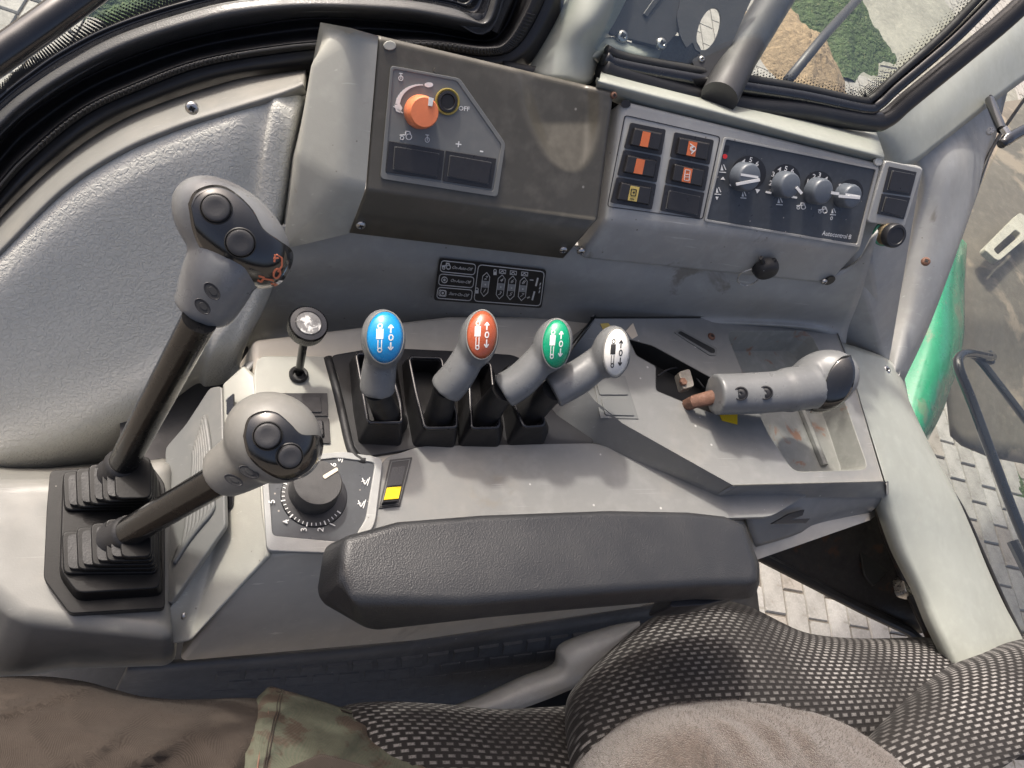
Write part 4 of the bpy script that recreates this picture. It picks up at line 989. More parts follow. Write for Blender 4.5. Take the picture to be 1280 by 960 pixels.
TT = HZ(o2.z+.0209); b = MB(); b.slab(TT, rc([(403, 595), (421, 584), (423, 588), (406, 599)], 1, 1), 0, .0005); b.build('dial_pointer', G['cream'], dk, smooth=False)
mk = MB(); ccx, ccy = 392, 619
for i in range(23):
    a = R(35+i*8.4); r0, r1 = 36.5, (39.5 if i % 4 else 41)
    mk.ribbon(HZ(.0098), [(ccx+r0*math.cos(a), ccy+r0*.96*math.sin(a)), (ccx+r1*math.cos(a), ccy+r1*.96*math.sin(a))], 1.0 if i % 4 else 1.5, 0, .0003)
for t, x, y, dd in (('1', 416, 656, (.45, -1)), ('2', 401, 662, (.15, -1)), ('3', 380, 662, (-.05, -1)), ('4', 358, 652, (-.3, -1)), ('5', 340, 627, (-.1, -1)), ('6', 417, 581, (.2, -1))):
    mk.text(HZ(.0098), t, x, y, 8, (-dd[1]*0+dd[0]*1.0, dd[1]), .0002)
for x, y in ((423, 573), (455, 602), (450, 630)):
    mk.ribbon(PL8, [(x-2, y-4), (x+1, y+4), (x+5, y-3)], 1.2); mk.ribbon(PL8, [(x+4, y+5), (x+7, y-5)], 1, h1=.0004); mk.ribbon(PL8, [(x-3, y), (x+1, y-1)], 1, h1=.0005)
mk.build('dial_marks', G['ink'], dl, smooth=False)
# yellow rocker
yr = thing('yellow_rocker', at(492, 600, .004), 'narrow rocker switch with bright yellow end beside the dial', 'switch')
P5 = HZ(.0047)
b = MB(); b.slab(P5, [(487, 575), (515, 572), (500, 633), (473, 636)], 0, .0012); b.build('rocker_frame', G['switch'], yr, bevel=.0003)
b = MB(); b.ribbon(P5, [(489, 578), (512, 575), (498, 630), (476, 633)], .8, .0012, .0016, True); b.build('frame_line', G['plate'], yr, smooth=False)
Q = [(490, 580), (509, 578), (498, 628), (477, 630)]
h_ = [at(*quadlerp(Q, .08, .03), .0058), at(*quadlerp(Q, .95, .03), .0058), at(*quadlerp(Q, .95, .55), .0068), at(*quadlerp(Q, .95, .96), .012), at(*quadlerp(Q, .05, .96), .012), at(*quadlerp(Q, .05, .55), .0068)]
l_ = [V((p.x, p.y, .0055)) for p in h_]
b = MB(); b.add(h_+l_, [(0, 5, 2, 1), (5, 4, 3, 2)]+[(i, (i+1) % 6, 6+(i+1) % 6, 6+i) for i in range(6)]); b.build('rocker_cap', G['blackg'], yr, smooth=False)
b = MB(); e_ = V((0, -.0003, .0006)); yv = [h_[5].lerp(h_[4], .12)+e_, h_[5].lerp(h_[4], .86)+e_, h_[2].lerp(h_[3], .86)+e_, h_[2].lerp(h_[3], .12)+e_]
b.prism(yv, (yv[1]-yv[0]).cross(yv[2]-yv[0]), -.0005, .0005); b.build('yellow_tab', G['yellow'], yr, bevel=.0003)
# blanks on raised deck slope
bp = thing('blanking_plates', at(765, 530, .03), 'pair of dark grey blanking plates on the deck below the white lever', 'blanking plate')
b = MB(); b.slab(RD, [(741, 469), (781, 470), (798, 524), (750, 523)], 0, .0010); b.build('plate_frame', G['plate'], bp, bevel=.0003)
RD1 = HZ(.0312)
for q in ([(744, 473), (779, 474), (785, 494), (749, 494)], [(751, 498), (787, 499), (793, 520), (756, 519)]):
    b = MB(); b.slab(RD1, rc(q, 2, 2), -.0003, .0012); b.build('blank_plate', G['plate'], bp, bevel=.0004)
ys = MB(); ys.slab(RD, [(750, 405), (760, 404), (770, 418), (756, 416)], .0001, .0006)
tag(ys.build('yellow_tape', G['yellowl'], smooth=False), 'scrap of yellow tape behind the white lever head', 'tape')
ys = MB(); ys.slab(RD, [(782, 414), (791, 404), (797, 420), (790, 424)], .0001, .0006)
tag(ys.build('tape_scrap', G['cream'], smooth=False), 'cream paper scrap right of the white lever head', 'tape')
ys = MB(); ys.slab(RD, [(895, 508), (921, 516), (921, 531), (902, 526)], .0004, .0012)
tag(ys.build('yellow_tag', G['yellow'], smooth=False), 'yellow tag under the grey grip of the rear lever', 'tag')

# rear lever
rl_ = thing('rear_lever', at(850, 505, .01), 'grey grip lever lying over the storage tray with a dark glossy end cap', 'lever')
E = ell(1027, 476, .085, 46, 37, .5, .023); k = mpp(E['c'])
pth = [at(893, 493, .062), at(930, 492, .068), at(975, 489, .076), at(1015, 482, .083)]
b = MB(); b.ell(E); b.tube(cat(pth, 5), [r*k for r in [25]*6+[25.5]*5+[28]*4+[30]], 26, flat=.95)
b.build('grip', G['grip'], rl_, mods=[('REMESH', dict(mode='VOXEL', voxel_size=.0017, use_smooth_shade=True)), ('SMOOTH', dict(factor=.6, iterations=10))], ang=180)
b = MB(); patch(b, E, [tuple(p) for p in cat([(1062, 445), (1067, 462), (1064, 484), (1052, 503), (1036, 515), (1018, 517), (1013, 514), (1022, 500), (1030, 482), (1038, 462), (1050, 448), (1062, 445)], 4)[:-1]], 1.045, 8, (1044, 484)); b.build('end_cap', G['gripd'], rl_, ang=180)
for x, y in ((926, 492), (957, 491)):
    o_ = at(x, y, .071 if x < 940 else .076); n_ = (CP-o_).normalized(); o_ = o_+n_*.0208; b = MB(); kk_ = mpp(o_)
    b.lathe(o_-n_*.001, n_, [(-.002, 9*kk_), (.0012, 9*kk_), (.0014, 7.6*kk_), (-.0003, 7.2*kk_), (-.0002, 6*kk_), (.0004, 5*kk_), (.0004, 2*kk_), (-.001, 1.6*kk_)], 22); b.build('grip_screw', G['black'], rl_, ang=40)
b = MB(); b.tube([at(897, 495, .058), at(868, 502, .045), at(850, 510, .015)], [.008, .007, .006], 10); b.build('lever_rod', G['rust'], rl_)
b = MB(); b.prism([at(x, y, .03) for x, y in rc([(842, 470), (856, 466), (862, 488), (848, 492)], 3, 2)], (0, 0, 1), 0, .01); b.build('rod_bracket', mat('zinc_bracket', (.35, .32, .27), .5, ('n', 200, .4), .3, 60, metal=.5), rl_, bevel=.001)
b = MB(); o_ = at(853, 478, .04); b.lathe(o_, (0, 0, 1), [(0, .0045), (.003, .0045), (.0035, .003)], 6); b.build('rod_nut', G['rust'], rl_, smooth=False)
b = MB(); b.tube(cat([at(x, y, .018) for x, y in ((822, 470), (835, 462), (850, 460), (866, 468), (880, 485))], 5), .0012, 6); b.build('thin_cable', G['black'], rl_, ang=180)

# ============================================================ big levers and gaiters
gt = thing('lever_gaiters', at(130, 770, -.05), 'black ribbed rubber gaiter pair around the feet of the two long levers', 'gaiter')
GP = HZ(-.048)
b = MB(); b.prism([at(x, y, -.05) for x, y in rc([(64, 594), (190, 588), (206, 610), (206, 764), (88, 771), (56, 728), (60, 640)], 6, 3)], (0, 0, 1), 0, .010); b.build('gaiter_base', G['bellow'], gt, bevel=.003, seg=3)
b = MB(); b.prism([at(x, y, -.04) for x, y in rc([(78, 598), (200, 596), (204, 745), (96, 752), (74, 722)], 10, 3)], (0, 0, 1), 0, .016, .95); b.build('gaiter_plinth', G['bellow'], gt, bevel=.004, seg=3)
def bellows(x0, y0, x1, y1, n, z0, dz, dx, tx, ty):
    for i in range(n):
        f = i/(n-1); zz = z0+i*dz
        l = x0+(i*dx); r = x1-2*i; t = y0 - i*ty; bt = y1 - i*tx
        b = MB(); pts = [at(x, y, zz) for x, y in rc([(l, t), (r, t-1), (r+1, bt), (l+2, bt+1)], 9, 3)]
        b.prism(pts, (0, 0, 1), 0, dz*.55, .985); b.build('bellow_fold', G['bellow'], gt, bevel=.0018, seg=3)
        if i < n-1:
            b = MB(); b.prism([at(x, y, zz+dz*.5) for x, y in rc([(l+8, t+5), (r-6, t+5), (r-6, bt-6), (l+9, bt-6)], 6, 2)], (0, 0, 1), 0, dz*.6); b.build('bellow_neck', G['rubber'], gt)
bellows(78, 592, 197, 640, 5, -.025, .0095, 16, 3.5, 4.5)
bellows(77, 666, 197, 719, 5, -.025, .0095, 18, 5, 5.0)
big = [('far', 'long black lever with the upper grey grip and orange line symbol', (148, 592, -.0), (164, 578, .02), (235, 425, .155), (243, 405, .175)),
       ('near', 'shorter long lever with the lower grey grip in front of the dial', (150, 672, .0), (168, 657, .02), (262, 606, .115), (285, 592, .13))]
# far lever
def big_lever(lab, foot, low, up_, hd, E, neck, nrad, cap, buttons, slots, emblem, shaftw):
    t_ = thing('work_lever', at(*foot), lab, 'lever', 'long work levers')
    k = mpp(at(*up_))
    p0, p1 = at(*foot), at(*up_)
    b = MB(); k0 = mpp(at(*low)); b.lathe(p0.lerp(p1, .0), (p1-p0), [(0, 26*k0), (.008, 21*k0), (.016, 22*k0), (.019, 21*k0), (.021, 18.5*k0)], 26); b.build('boot_collar', G['rubber'], t_, ang=50)
    b = MB(); b.tube([p0.lerp(p1, f) for f in (.02, .3, .6, 1.12)], [shaftw*.5]*4, 24); b.build('shaft', G['shaft'], t_)
    b = MB(); b.ell(E, 32, 22); b.tube(cat([at(*p) for p in neck], 5), [q.x for q in cat([(r, 0) for r in nrad], 5)], 28)
    b.build('grip', G['gripl'] if not emblem else G['grip'], t_, mods=[('REMESH', dict(mode='VOXEL', voxel_size=.0018, use_smooth_shade=True)), ('SMOOTH', dict(factor=.6, iterations=20))], ang=180)
    oc = sum((V(p) for p in cap), V((0, 0)))/len(cap)
    b = MB(); patch(b, E, [tuple(p) for p in cat(cap+[cap[0]], 5)[:-1]], 1.035, 12, tuple(oc)); cp_ = b.build('cap_panel', G['gripd'], t_, ang=180)
    for bxx, byy, br in buttons:
        p = on_ell(E, bxx, byy, 1.03); n = (ell_n(E, p)*.5+(CP-p).normalized()*.5).normalized(); kk_ = mpp(p)
        b = MB(); b.lathe(p, n, [(-.004, (br+3)*kk_), (.0012, (br+2.6)*kk_), (.0016, (br+1.5)*kk_), (.0006, (br+.4)*kk_)], 30); b.build('button_well', G['inkb'], cp_, ang=50)
        b = MB(); b.lathe(p, n, [(-.004, br*kk_), (.0028, br*kk_), (.0042, br*.93*kk_), (.0047, br*.8*kk_), (.0044, br*.5*kk_), (.0042, br*.05*kk_)], 30); b.build('button', G['button'], cp_, ang=40)
    for (sx_, sy_, sa, sbb, rr_, hz_) in slots:
        o_ = at(sx_, sy_, hz_); n_ = (CP-o_).normalized(); kk_ = mpp(o_); Pq = Plane(o_, n_)
        b = MB(); b.ring(Pq, circ(sx_, sy_, sa, 26, sbb, rr_), circ(sx_, sy_, sa-1.8, 26, sbb-1.6, rr_), -.006, .0006); b.build('recess_rim', G['black'], t_, bevel=.0003)
        b = MB(); b.slab(Pq, circ(sx_, sy_, sa-1.5, 24, sbb-1.4, rr_), -.005, .0001); b.slab(Pq, circ(sx_+1, sy_, sa*.5, 14, sbb*.5, rr_), 0, .0005); b.build('recess_screw', G['inkb'], t_, bevel=.0002)
    if emblem:
        mk = MB()
        def em(pts, wpx, closed=False):
            n = len(pts)
            for i in range(n if closed else n-1):
                a_, c_ = V(pts[i]), V(pts[(i+1) % n]); d_ = (c_-a_).normalized(); q_ = V((-d_.y, d_.x))*wpx/2
                Q = [a_-q_, c_-q_, c_+q_, a_+q_]
                mk.add([on_ell(E, *p, k=1.045+.0004*i) for p in Q]+[on_ell(E, *p, k=1.034) for p in Q], [(0, 1, 2, 3), (0, 4, 5, 1), (1, 5, 6, 2), (2, 6, 7, 3), (3, 7, 4, 0)])
        em([(344, 317), (350, 321), (350, 331), (345, 338)], 1.6); em(circ(344, 340, 4, 8, 6, .3), 1.8, True); em([(339, 348), (327, 346)], 1.8); em([(339, 348), (342, 355)], 1.8)
        em([(322, 343), (329, 345), (325, 350), (321, 348)], 2); em([(337, 352), (345, 354)], 2.2); em([(340, 322), (346, 321)], 1.8); em([(341, 326), (342, 317)], 1.8)
        mk.build('emblem', G['inko'], cp_, smooth=False)
    return t_
E1 = ell(291, 290, .215, 50, 82, .78, .030)
E1 = ell(291, 290, .215, 53, 82, .80, .026)
big_lever('long black lever with the upper grey grip that bears an orange line symbol', (146, 594, -.002), (164, 578, .02), (236, 425, .165), None, E1,
          [(252, 392, .175), (262, 372, .185), (274, 345, .197), (285, 320, .207)], [.0180, .0205, .0225, .0225],
          [(237, 256), (244, 242), (260, 234), (278, 234), (296, 244), (315, 263), (328, 286), (347, 300), (363, 313), (362, 331), (349, 352), (333, 360), (303, 357), (280, 343), (257, 318), (243, 290)],
          [(271, 262, 17), (300, 303, 16.5)], [(265, 364, 13.5, 8, .85, .222), (253, 383, 12.5, 7.5, .80, .213)], True, .0215)
E2 = ell(342, 547, .165, 56, 62, .95, .030)
big_lever('shorter long lever with the lower egg-shaped grey grip in front of the dial', (146, 674, -.002), (168, 657, .02), (272, 600, .118), None, E2,
          [(278, 592, .122), (292, 584, .132), (312, 572, .145), (330, 560, .157)], [.0168, .0185, .020, .021],
          [(305, 545), (311, 524), (328, 515), (346, 517), (362, 530), (376, 543), (398, 545), (402, 560), (394, 582), (376, 596), (352, 598), (328, 586), (311, 568)],
          [(335, 545, 16), (361, 569, 14.5)], [(311, 590, 14, 6.5, .45, .170), (292, 600, 13, 6, .45, .160)], False, .022)

# ribbed grey grille between gaiter and console flank
gl_ = thing('ribbed_grille', at(240, 680, -.06), 'grey ribbed plastic grille between the gaiters and the console flank', 'grille')
GPn = Plane(at(240, 640, -.035), (at(275, 500, -.01)-at(240, 640, -.035)).cross(at(205, 640, -.055)-at(240, 640, -.035)))
if GPn.n.z < 0: GPn.n = -GPn.n
b = MB(); b.prism([at(x, y, -.10) for x, y in ((150, 430), (345, 400), (330, 660), (215, 770), (150, 620))], (0, 0, 1), -.004, 0); b.build('under_panel', G['metal'], gl_, smooth=False)
b = MB(); b.slab(GPn, rc([(262, 484), (277, 482), (281, 658), (212, 757), (206, 745), (206, 560), (232, 530)], 5, 2), -.005, 0); b.build('grille_plate', G['plate'], gl_, bevel=.0015)
for i in range(8):
    b = MB(); o_ = i*6.2
    b.tube(cat([GPn.hit(x, y, .001) for x, y in ((256-o_*.3, 520+o_*1.0), (262-o_*.45, 560+o_*.6), (266-o_*.7, 620+o_*.5), (264-o_*.75, 640+o_*.75), (240-o_*.35, 668+o_*.55), (222-o_*.1, 690+o_*.3))], 4), .0022, 8); b.build('grille_rib', G['plate'], gl_, ang=180)
for x, y in ((291, 508), (290, 628)):
    b = MB(); b.slab(FK, rc([(x-5, y-8), (x+4, y-16), (x+4, y+4), (x-5, y+12)], 2, 2), .0015, .0035); b.build('flank_clip', G['blackg'], gl_, bevel=.0004)
# ============================================================ armrest
arm = thing('armrest', at(680, 770, -.02), 'long padded black armrest lying across the front of the console', 'armrest')
tp = [(430, 670), (500, 650), (600, 642), (760, 636), (860, 638), (905, 643), (930, 654), (945, 700), (947, 722), (938, 730), (880, 731), (740, 741), (575, 755), (434, 753), (424, 714)]
bt = [(403, 682), (480, 664), (600, 655), (760, 650), (860, 652), (905, 657), (934, 668), (950, 706), (950, 730), (945, 748), (880, 748), (740, 762), (600, 773), (460, 788), (392, 748)]
b = MB(); tz = .078; t_ = [at(x, y, tz) for x, y in tp]; c0 = sum(t_, V((0,0,0)))/len(t_)
m_ = [at(x, y, .045) for x, y in bt]; n = len(tp)
m2 = [V((p.x, p.y, .038)) + (V((c0.x, c0.y, 0))-V((p.x, p.y, 0))).normalized()*.004 for p in m_]
m3 = [V((p.x, p.y, .030)) + (V((c0.x, c0.y, 0))-V((p.x, p.y, 0))).normalized()*.010 for p in m_]
b.add(t_+m_+m2+m3, [tuple(range(n))]+[(L_*n+i, (L_+1)*n+i, (L_+1)*n+(i+1) % n, L_*n+(i+1) % n) for L_ in range(3) for i in range(n)]+[tuple(range(4*n-1, 3*n-1, -1))])
ob_ = b.build('pad', G['vinylk'], arm, mods=[('BEVEL', dict(width=.011, segments=7, limit_method='ANGLE', angle_limit=R(25)))], ang=180)
b = MB(); b.prism([at(x, y, .0) for x, y in rc([(830, 740), (900, 725), (925, 748), (860, 765), (815, 768)], 8)], (0, 0, 1), -.01, .028); b.build('support', G['black'], arm, bevel=.003)
# rear deck underside skirt
sk_ = thing('console_skirt', at(1000, 690, -.1), 'grey cracked lower skirt under the rear end of the console', 'skirt panel')
rows = [[at(930, 622, .004), at(980, 618, .004), at(1040, 615, .004), at(1108, 606, .012)], [at(935, 655, -.02), at(985, 650, -.02), at(1040, 640, -.02), at(1100, 628, -.01)], [at(945, 684, -.05), at(985, 672, -.045), at(1030, 655, -.04), at(1088, 641, -.035)]]
surf('skirt_sheet', rows, G['deck'], sk_, .003)
b = MB(); b.prism([at(x, y, -.010) for x, y in ((962, 655), (985, 642), (1003, 637), (1001, 644), (985, 650), (1010, 648), (1005, 654))], (0, -.4, 1), 0, .003); b.build('crack', G['inkb'], sk_, smooth=False)

# ============================================================ rear pillar, door frame, black gusset
pl_ = thing('rear_pillar', at(1200, 780, -.3), 'pale grey painted rear cab pillar running down the right side', 'pillar')
rows = [[at(1040, 425, .024), at(1075, 435, .012), at(1108, 448, .004), at(1122, 462, -.02), at(1130, 470, -.06)], [at(1058, 470, .024), at(1092, 476, .010), at(1122, 486, .0), at(1136, 500, -.02), at(1140, 512, -.06)],
 [at(1080, 530, .022), at(1115, 532, .008), at(1146, 542, -.006), at(1162, 556, -.028), at(1166, 568, -.075)], [at(1104, 598, .014), at(1140, 598, .0), at(1172, 604, -.016), at(1192, 614, -.035), at(1196, 622, -.08)],
 [at(1114, 640, -.006), at(1155, 640, -.012), at(1192, 648, -.03), at(1214, 662, -.05), at(1217, 672, -.09)], [at(1130, 690, -.03), at(1170, 690, -.03), at(1208, 698, -.045), at(1232, 708, -.065), at(1236, 716, -.1)],
 [at(1156, 745, -.05), at(1192, 745, -.045), at(1230, 750, -.06), at(1254, 756, -.08), at(1258, 764, -.11)], [at(1180, 800, -.06), at(1215, 800, -.055), at(1252, 800, -.07), at(1278, 802, -.09), at(1282, 808, -.12)], [at(1230, 900, -.08), at(1262, 900, -.075), at(1295, 900, -.09), at(1320, 900, -.1), at(1326, 905, -.13)]]
surf('lower_pillar', rows, G['pillar'], pl_, .02)
rows = [[at(1154, 214, .15), at(1190, 200, .16), at(1222, 190, .14), at(1240, 188, .12)], [at(1140, 290, .09), at(1168, 292, .10), at(1200, 290, .09), at(1206, 288, .07)], [at(1120, 390, .02), at(1140, 395, .03), at(1158, 400, .02), at(1164, 402, .0)], [at(1106, 466, -.02), at(1116, 470, -.01), at(1122, 474, -.02), at(1130, 476, -.04)]]
rows = [[at(1095, 150, .17), at(1150, 130, .18), at(1215, 118, .17), at(1262, 105, .16)]]+rows
surf('upper_pillar', rows, G['grey'], pl_, .02)
rows = [[at(1090, 205, .16), at(1075, 150, .20), at(1098, 110, .22)], [at(1135, 208, .17), at(1120, 165, .20), at(1128, 128, .22)], [at(1175, 180, .18), at(1170, 140, .205), at(1165, 100, .22)], [at(1240, 130, .19), at(1225, 85, .22), at(1210, 55, .23)], [at(1320, 70, .21), at(1290, 30, .24), at(1280, 0, .25)], [at(1400, 0, .23), at(1370, -50, .25), at(1350, -80, .26)]]
surf('pillar_top_curve', rows, G['pillar'], pl_, .02)
b = MB(); b.tube(cat([at(x, y, z) for x, y, z in ((1290, 110, .15), (1240, 186, .13), (1212, 262, .08), (1178, 355, .03), (1140, 440, -.02), (1118, 476, -.045), (1128, 520, -.06), (1165, 580, -.07), (1200, 630, -.08), (1228, 690, -.1), (1262, 765, -.12), (1300, 840, -.13))], 6), .0028, 8); b.build('pillar_gasket', G['rubber'], pl_, ang=180)
screw(1107, 463, Plane(at(1107, 463, .002), (-.1, -.2, 1)), 6, pl_)
b = MB(); b.slab(Plane(at(1087, 487, .0), (-.1, -.1, 1)), [tuple(p) for p in cat([(1070, 483), (1085, 480), (1097, 488), (1090, 500), (1078, 497), (1070, 483)], 4)[:-1]], -.001, .0004)
gs = thing('door_gusset', at(1060, 700, -.25), 'black rust-stained triangular steel gusset with cut-outs at the lower right', 'gusset')
rows = [[at(945, 692, -.17), at(1010, 664, -.16), at(1060, 644, -.14), at(1095, 612, -.12)], [at(985, 712, -.18), at(1035, 700, -.17), at(1090, 690, -.15), at(1120, 660, -.13)], [at(1070, 760, -.19), at(1100, 755, -.18), at(1140, 745, -.16), at(1150, 720, -.14)], [at(1150, 792, -.2), at(1160, 790, -.19), at(1170, 785, -.17), at(1178, 775, -.15)]]
surf('gusset_plate', rows, G['rusty_black'], gs, .006)
b = MB(); b.tube([at(940, 690, -.165), at(975, 708, -.175), at(1080, 762, -.185), at(1135, 788, -.19), at(1165, 815, -.2)], .0075, 10); b.build('gusset_flange', G['black'], gs)
b = MB(); b.tube(cat([at(1098, 622, -.105), at(1106, 660, -.115), at(1122, 700, -.12), at(1142, 750, -.13), at(1165, 800, -.14)], 4), .007, 10); b.build('gusset_edge', G['rusty_black'], gs)
b = MB(); b.prism([at(x, y, -.158) for x, y in rc([(1068, 668), (1096, 662), (1120, 700), (1090, 735), (1078, 720)], 4, 2)], (0, 0, 1), .001, .004, .97); b.build('gusset_pocket', G['inkb'], gs, bevel=.001)
b = MB(); b.prism([at(x, y, -.13) for x, y in rc([(1121, 722), (1138, 716), (1148, 736), (1142, 749), (1126, 744)], 5, 3)], (0, 0, 1), -.01, .008, .85); b.build('striker', G['steel'], gs, bevel=.002)
for x, y in ((1133, 708), (1154, 758)): screw(x, y, HZ(-.125), 4, gs)

# outside through the door glass: guard, green bodywork, rails, lamp
mg = thing('mud_guard', at(1240, 400, -.75), 'dusty brown rear guard seen outside the door glass', 'mudguard')
rows = [[at(1150, 150, -.5), at(1230, 130, -.45), at(1600, 80, -.45)], [at(1150, 260, -.5), at(1230, 260, -.44), at(1650, 240, -.44)], [at(1160, 360, -.52), at(1235, 370, -.46), at(1650, 340, -.46)], [at(1188, 440, -.56), at(1230, 440, -.52), at(1650, 430, -.5)], [at(1196, 500, -.62), at(1240, 570, -.62), at(1650, 640, -.6)]]
surf('guard_sheet', rows, G['mud'], mg, .01, noise=lambda p: p+V((0, 0, .01*math.sin(p.x*30)*math.sin(p.y*27))))
rows = [[at(1195, 450, -.6), at(1240, 430, -.6), at(1330, 380, -.6)], [at(1215, 520, -.62), at(1262, 540, -.62), at(1330, 520, -.62)], [at(1240, 590, -.66), at(1275, 660, -.66), at(1330, 700, -.66)]]
gf = thing('green_fender', at(1160, 420, -.55), 'glossy green bodywork bulging outside the door glass', 'fender')
rows = [[at(1100, 560, -.42), at(1110, 490, -.40), at(1130, 420, -.39), at(1150, 340, -.39), at(1170, 270, -.39)], [at(1135, 565, -.38), at(1152, 500, -.36), at(1168, 420, -.34), at(1178, 350, -.34), at(1192, 290, -.35)], [at(1148, 562, -.39), at(1172, 508, -.37), at(1192, 430, -.355), at(1196, 360, -.36), at(1204, 300, -.37)], [at(1155, 560, -.43), at(1182, 505, -.42), at(1204, 430, -.41), at(1206, 360, -.41), at(1209, 305, -.42)]]
surf('fender_shell', rows, G['greenp'], gf, .006)
rails = thing('access_handrail', at(1260, 660, -.6), 'glossy black bent tube handrail outside the door glass', 'handrail')
b = MB(); b.tube(cat([at(x, y, z) for x, y, z in ((1330, 780, -.4), (1278, 668, -.35), (1240, 570, -.3), (1214, 500, -.27), (1199, 462, -.25), (1199, 446, -.25), (1212, 441, -.26), (1240, 446, -.3))], 6), .0098, 14); b.build('rail_tube', G['bar'], rails, ang=180)
b = MB(); b.tube(cat([at(x, y, -.31) for x, y in ((1205, 440), (1222, 448), (1248, 480), (1300, 548))], 5), .0085, 12); b.build('rail_brace', G['bar'], rails, ang=180)
b = MB(); b.lathe(at(1232, 448, -.33), (0.3, -.3, 1), [(0, .016), (.014, .016), (.016, .012)], 20); b.build('rail_mount', G['black'], rails)
r2 = MB(); r2.tube([at(1268, 676, -.6), at(1300, 740, -.6)], .018, 8); tag(r2.build('step_post', G['bar'], None), 'dark post end at the right edge beside the pale paving', 'post')
lm = thing('work_lamp_bracket', at(1235, 310, -.45), 'cream slotted metal bracket lying on the dusty guard', 'bracket')
b = MB(); BP = HZ(-.41); b.ring(BP, rc([(1222, 316), (1268, 270), (1290, 290), (1240, 332)], 4, 2), rc([(1234, 317), (1262, 292), (1270, 298), (1240, 324)], 3, 2), 0, .02); b.build('bracket_plate', mat('cream_metal', (.38, .37, .31), .5, None, .3, 30), lm, bevel=.003)
# door glass
dg = thing('rear_door_glass', at(1240, 500, -.2), 'clear door glass pane beyond the grey pillar', 'window')
b = MB(); gq = [at(1118, 476, -.055), at(1165, 585, -.085), at(1228, 690, -.115), at(1310, 850, -.15), at(1500, 850, -.15), at(1500, 60, .1), at(1290, 100, .135), at(1212, 262, .06)]
b.add(gq+[p-V((0, 0, .005)) for p in gq], [tuple(range(8)), tuple(range(15, 7, -1))]+[(i, 8+i, 8+(i+1) % 8, (i+1) % 8) for i in range(8)]); b.build('pane', G['glass'], dg, smooth=False)
# window latch
lt = thing('window_latch', at(1245, 165, .15), 'black glossy latch handle with steel joint at the right edge', 'latch')
b = MB(); b.tube(cat([at(1237, 125, .20), at(1243, 140, .205), at(1252, 162, .21)], 3), [.0062]*6+[.0058], 14); b.build('latch_peg', G['bar'], lt)
b = MB(); b.lathe(at(1234, 126, .19), (at(1244, 142, .205)-at(1234, 126, .19)), [(-.002, .009), (.003, .009), (.004, .0065)], 20); b.build('latch_collar', G['black'], lt)
b = MB(); b.tube([at(1254, 160, .212), at(1262, 172, .21)], .005, 10); b.build('latch_joint', G['steel'], lt)
b = MB(); b.tube(cat([at(1252, 180, .205), at(1266, 170, .21), at(1300, 152, .22)], 4), [.006]*2+[.0078]*7, 14); b.build('latch_handle', G['bar'], lt, ang=180)
b = MB(); b.tube([at(1237, 165, .165), at(1238, 163, .165+.006)], .005, 12); b.build('latch_stud', G['steel'], lt)

# ============================================================ rear side window (top right)
wz = .2
WR = Plane(pq(900, 120, 0)+V((0, .045, 0)), (0, -.86, .5))
rw = thing('rear_side_window', WR.hit(1080, 100, -.02), 'rear side window with black gasket above the knob panel', 'window')
gp_ = [(752, 84), (780, 96), (905, 128), (1000, 138), (1085, 152), (1108, 148), (1135, 125), (1200, 72), (1262, 20), (1330, -45)]
def wp(L_, h): return [WR.hit(x, y, h) for x, y in L_]
b = MB(); b.tube(cat(wp(gp_, 0), 8), .0105, 14); b.build('gasket_outer', G['black'], rw, ang=180)
gi = [(755, 72), (780, 83), (910, 106), (1000, 120), (1080, 136), (1098, 130), (1122, 108), (1190, 50), (1250, -10), (1300, -60)]
b = MB(); b.tube(cat(wp(gi, .001), 8), .0065, 10); b.build('gasket_lip', G['blackg'], rw, ang=180)
gj = [(758, 62), (790, 74), (915, 96), (1000, 110), (1074, 126), (1090, 122), (1112, 102), (1180, 42), (1238, -18), (1280, -60)]
b = MB(); b.tube(cat(wp(gj, -.001), 8), .0045, 8); b.build('gasket_bead', G['rubber'], rw, ang=180)
b = MB(); b.prism(wp([(700, 40), (770, 75), (915, 100), (1074, 130), (1096, 126), (1190, 46), (1260, -30), (1300, -200), (700, -200)], -.006), WR.n, 0, .003); b.build('pane', G['glass'], rw, smooth=False)
dots = MB(); q1 = cat([(*p, 0) for p in gj], 22)
for k_ in range(40, 190):
    for j in range(3):
        t = q1[k_+1]-q1[k_]; 
        if t.length < .1: continue
        t.normalize(); nrm = V((t.y, -t.x, 0)); p = q1[k_]+nrm*(6+j*4+(k_%2)*2)
        c_ = WR.hit(p.x, p.y, -.002); r = .0009*(1.1-.25*j); v_ = WR.n.cross(V((1, 0, 0)))
        dots.add([c_+V((1, 0, 0))*r*math.cos(a*math.pi/3)+v_*r*math.sin(a*math.pi/3) for a in range(6)], [(0, 1, 2, 3, 4, 5)])
tag(dots.build('dot_border', G['inkb'], rw, smooth=False), None, None, None, 'stuff')
mk = MB(); PWn = Plane(WR.o+WR.n*.0005-WR.n*.002, WR.n)
for i, (x, y, w_) in enumerate(((1112, 82, 22), (1108, 89, 16), (1103, 95, 12), (1100, 101, 14), (1095, 107, 9))):
    for q in range(int(w_/2.6)): mk.ribbon(PWn, [(x-w_/2+q*2.6, y+q*.5), (x-w_/2+q*2.6+1.4, y+q*.5+.3)], 2.2 if i == 0 else 1.3)
mk.ribbon(PWn, circ(1121, 101, 4, 12), .8, closed=True); mk.build('etched_print', mat('etched_print', (.3, .3, .28), .6), rw, smooth=False)
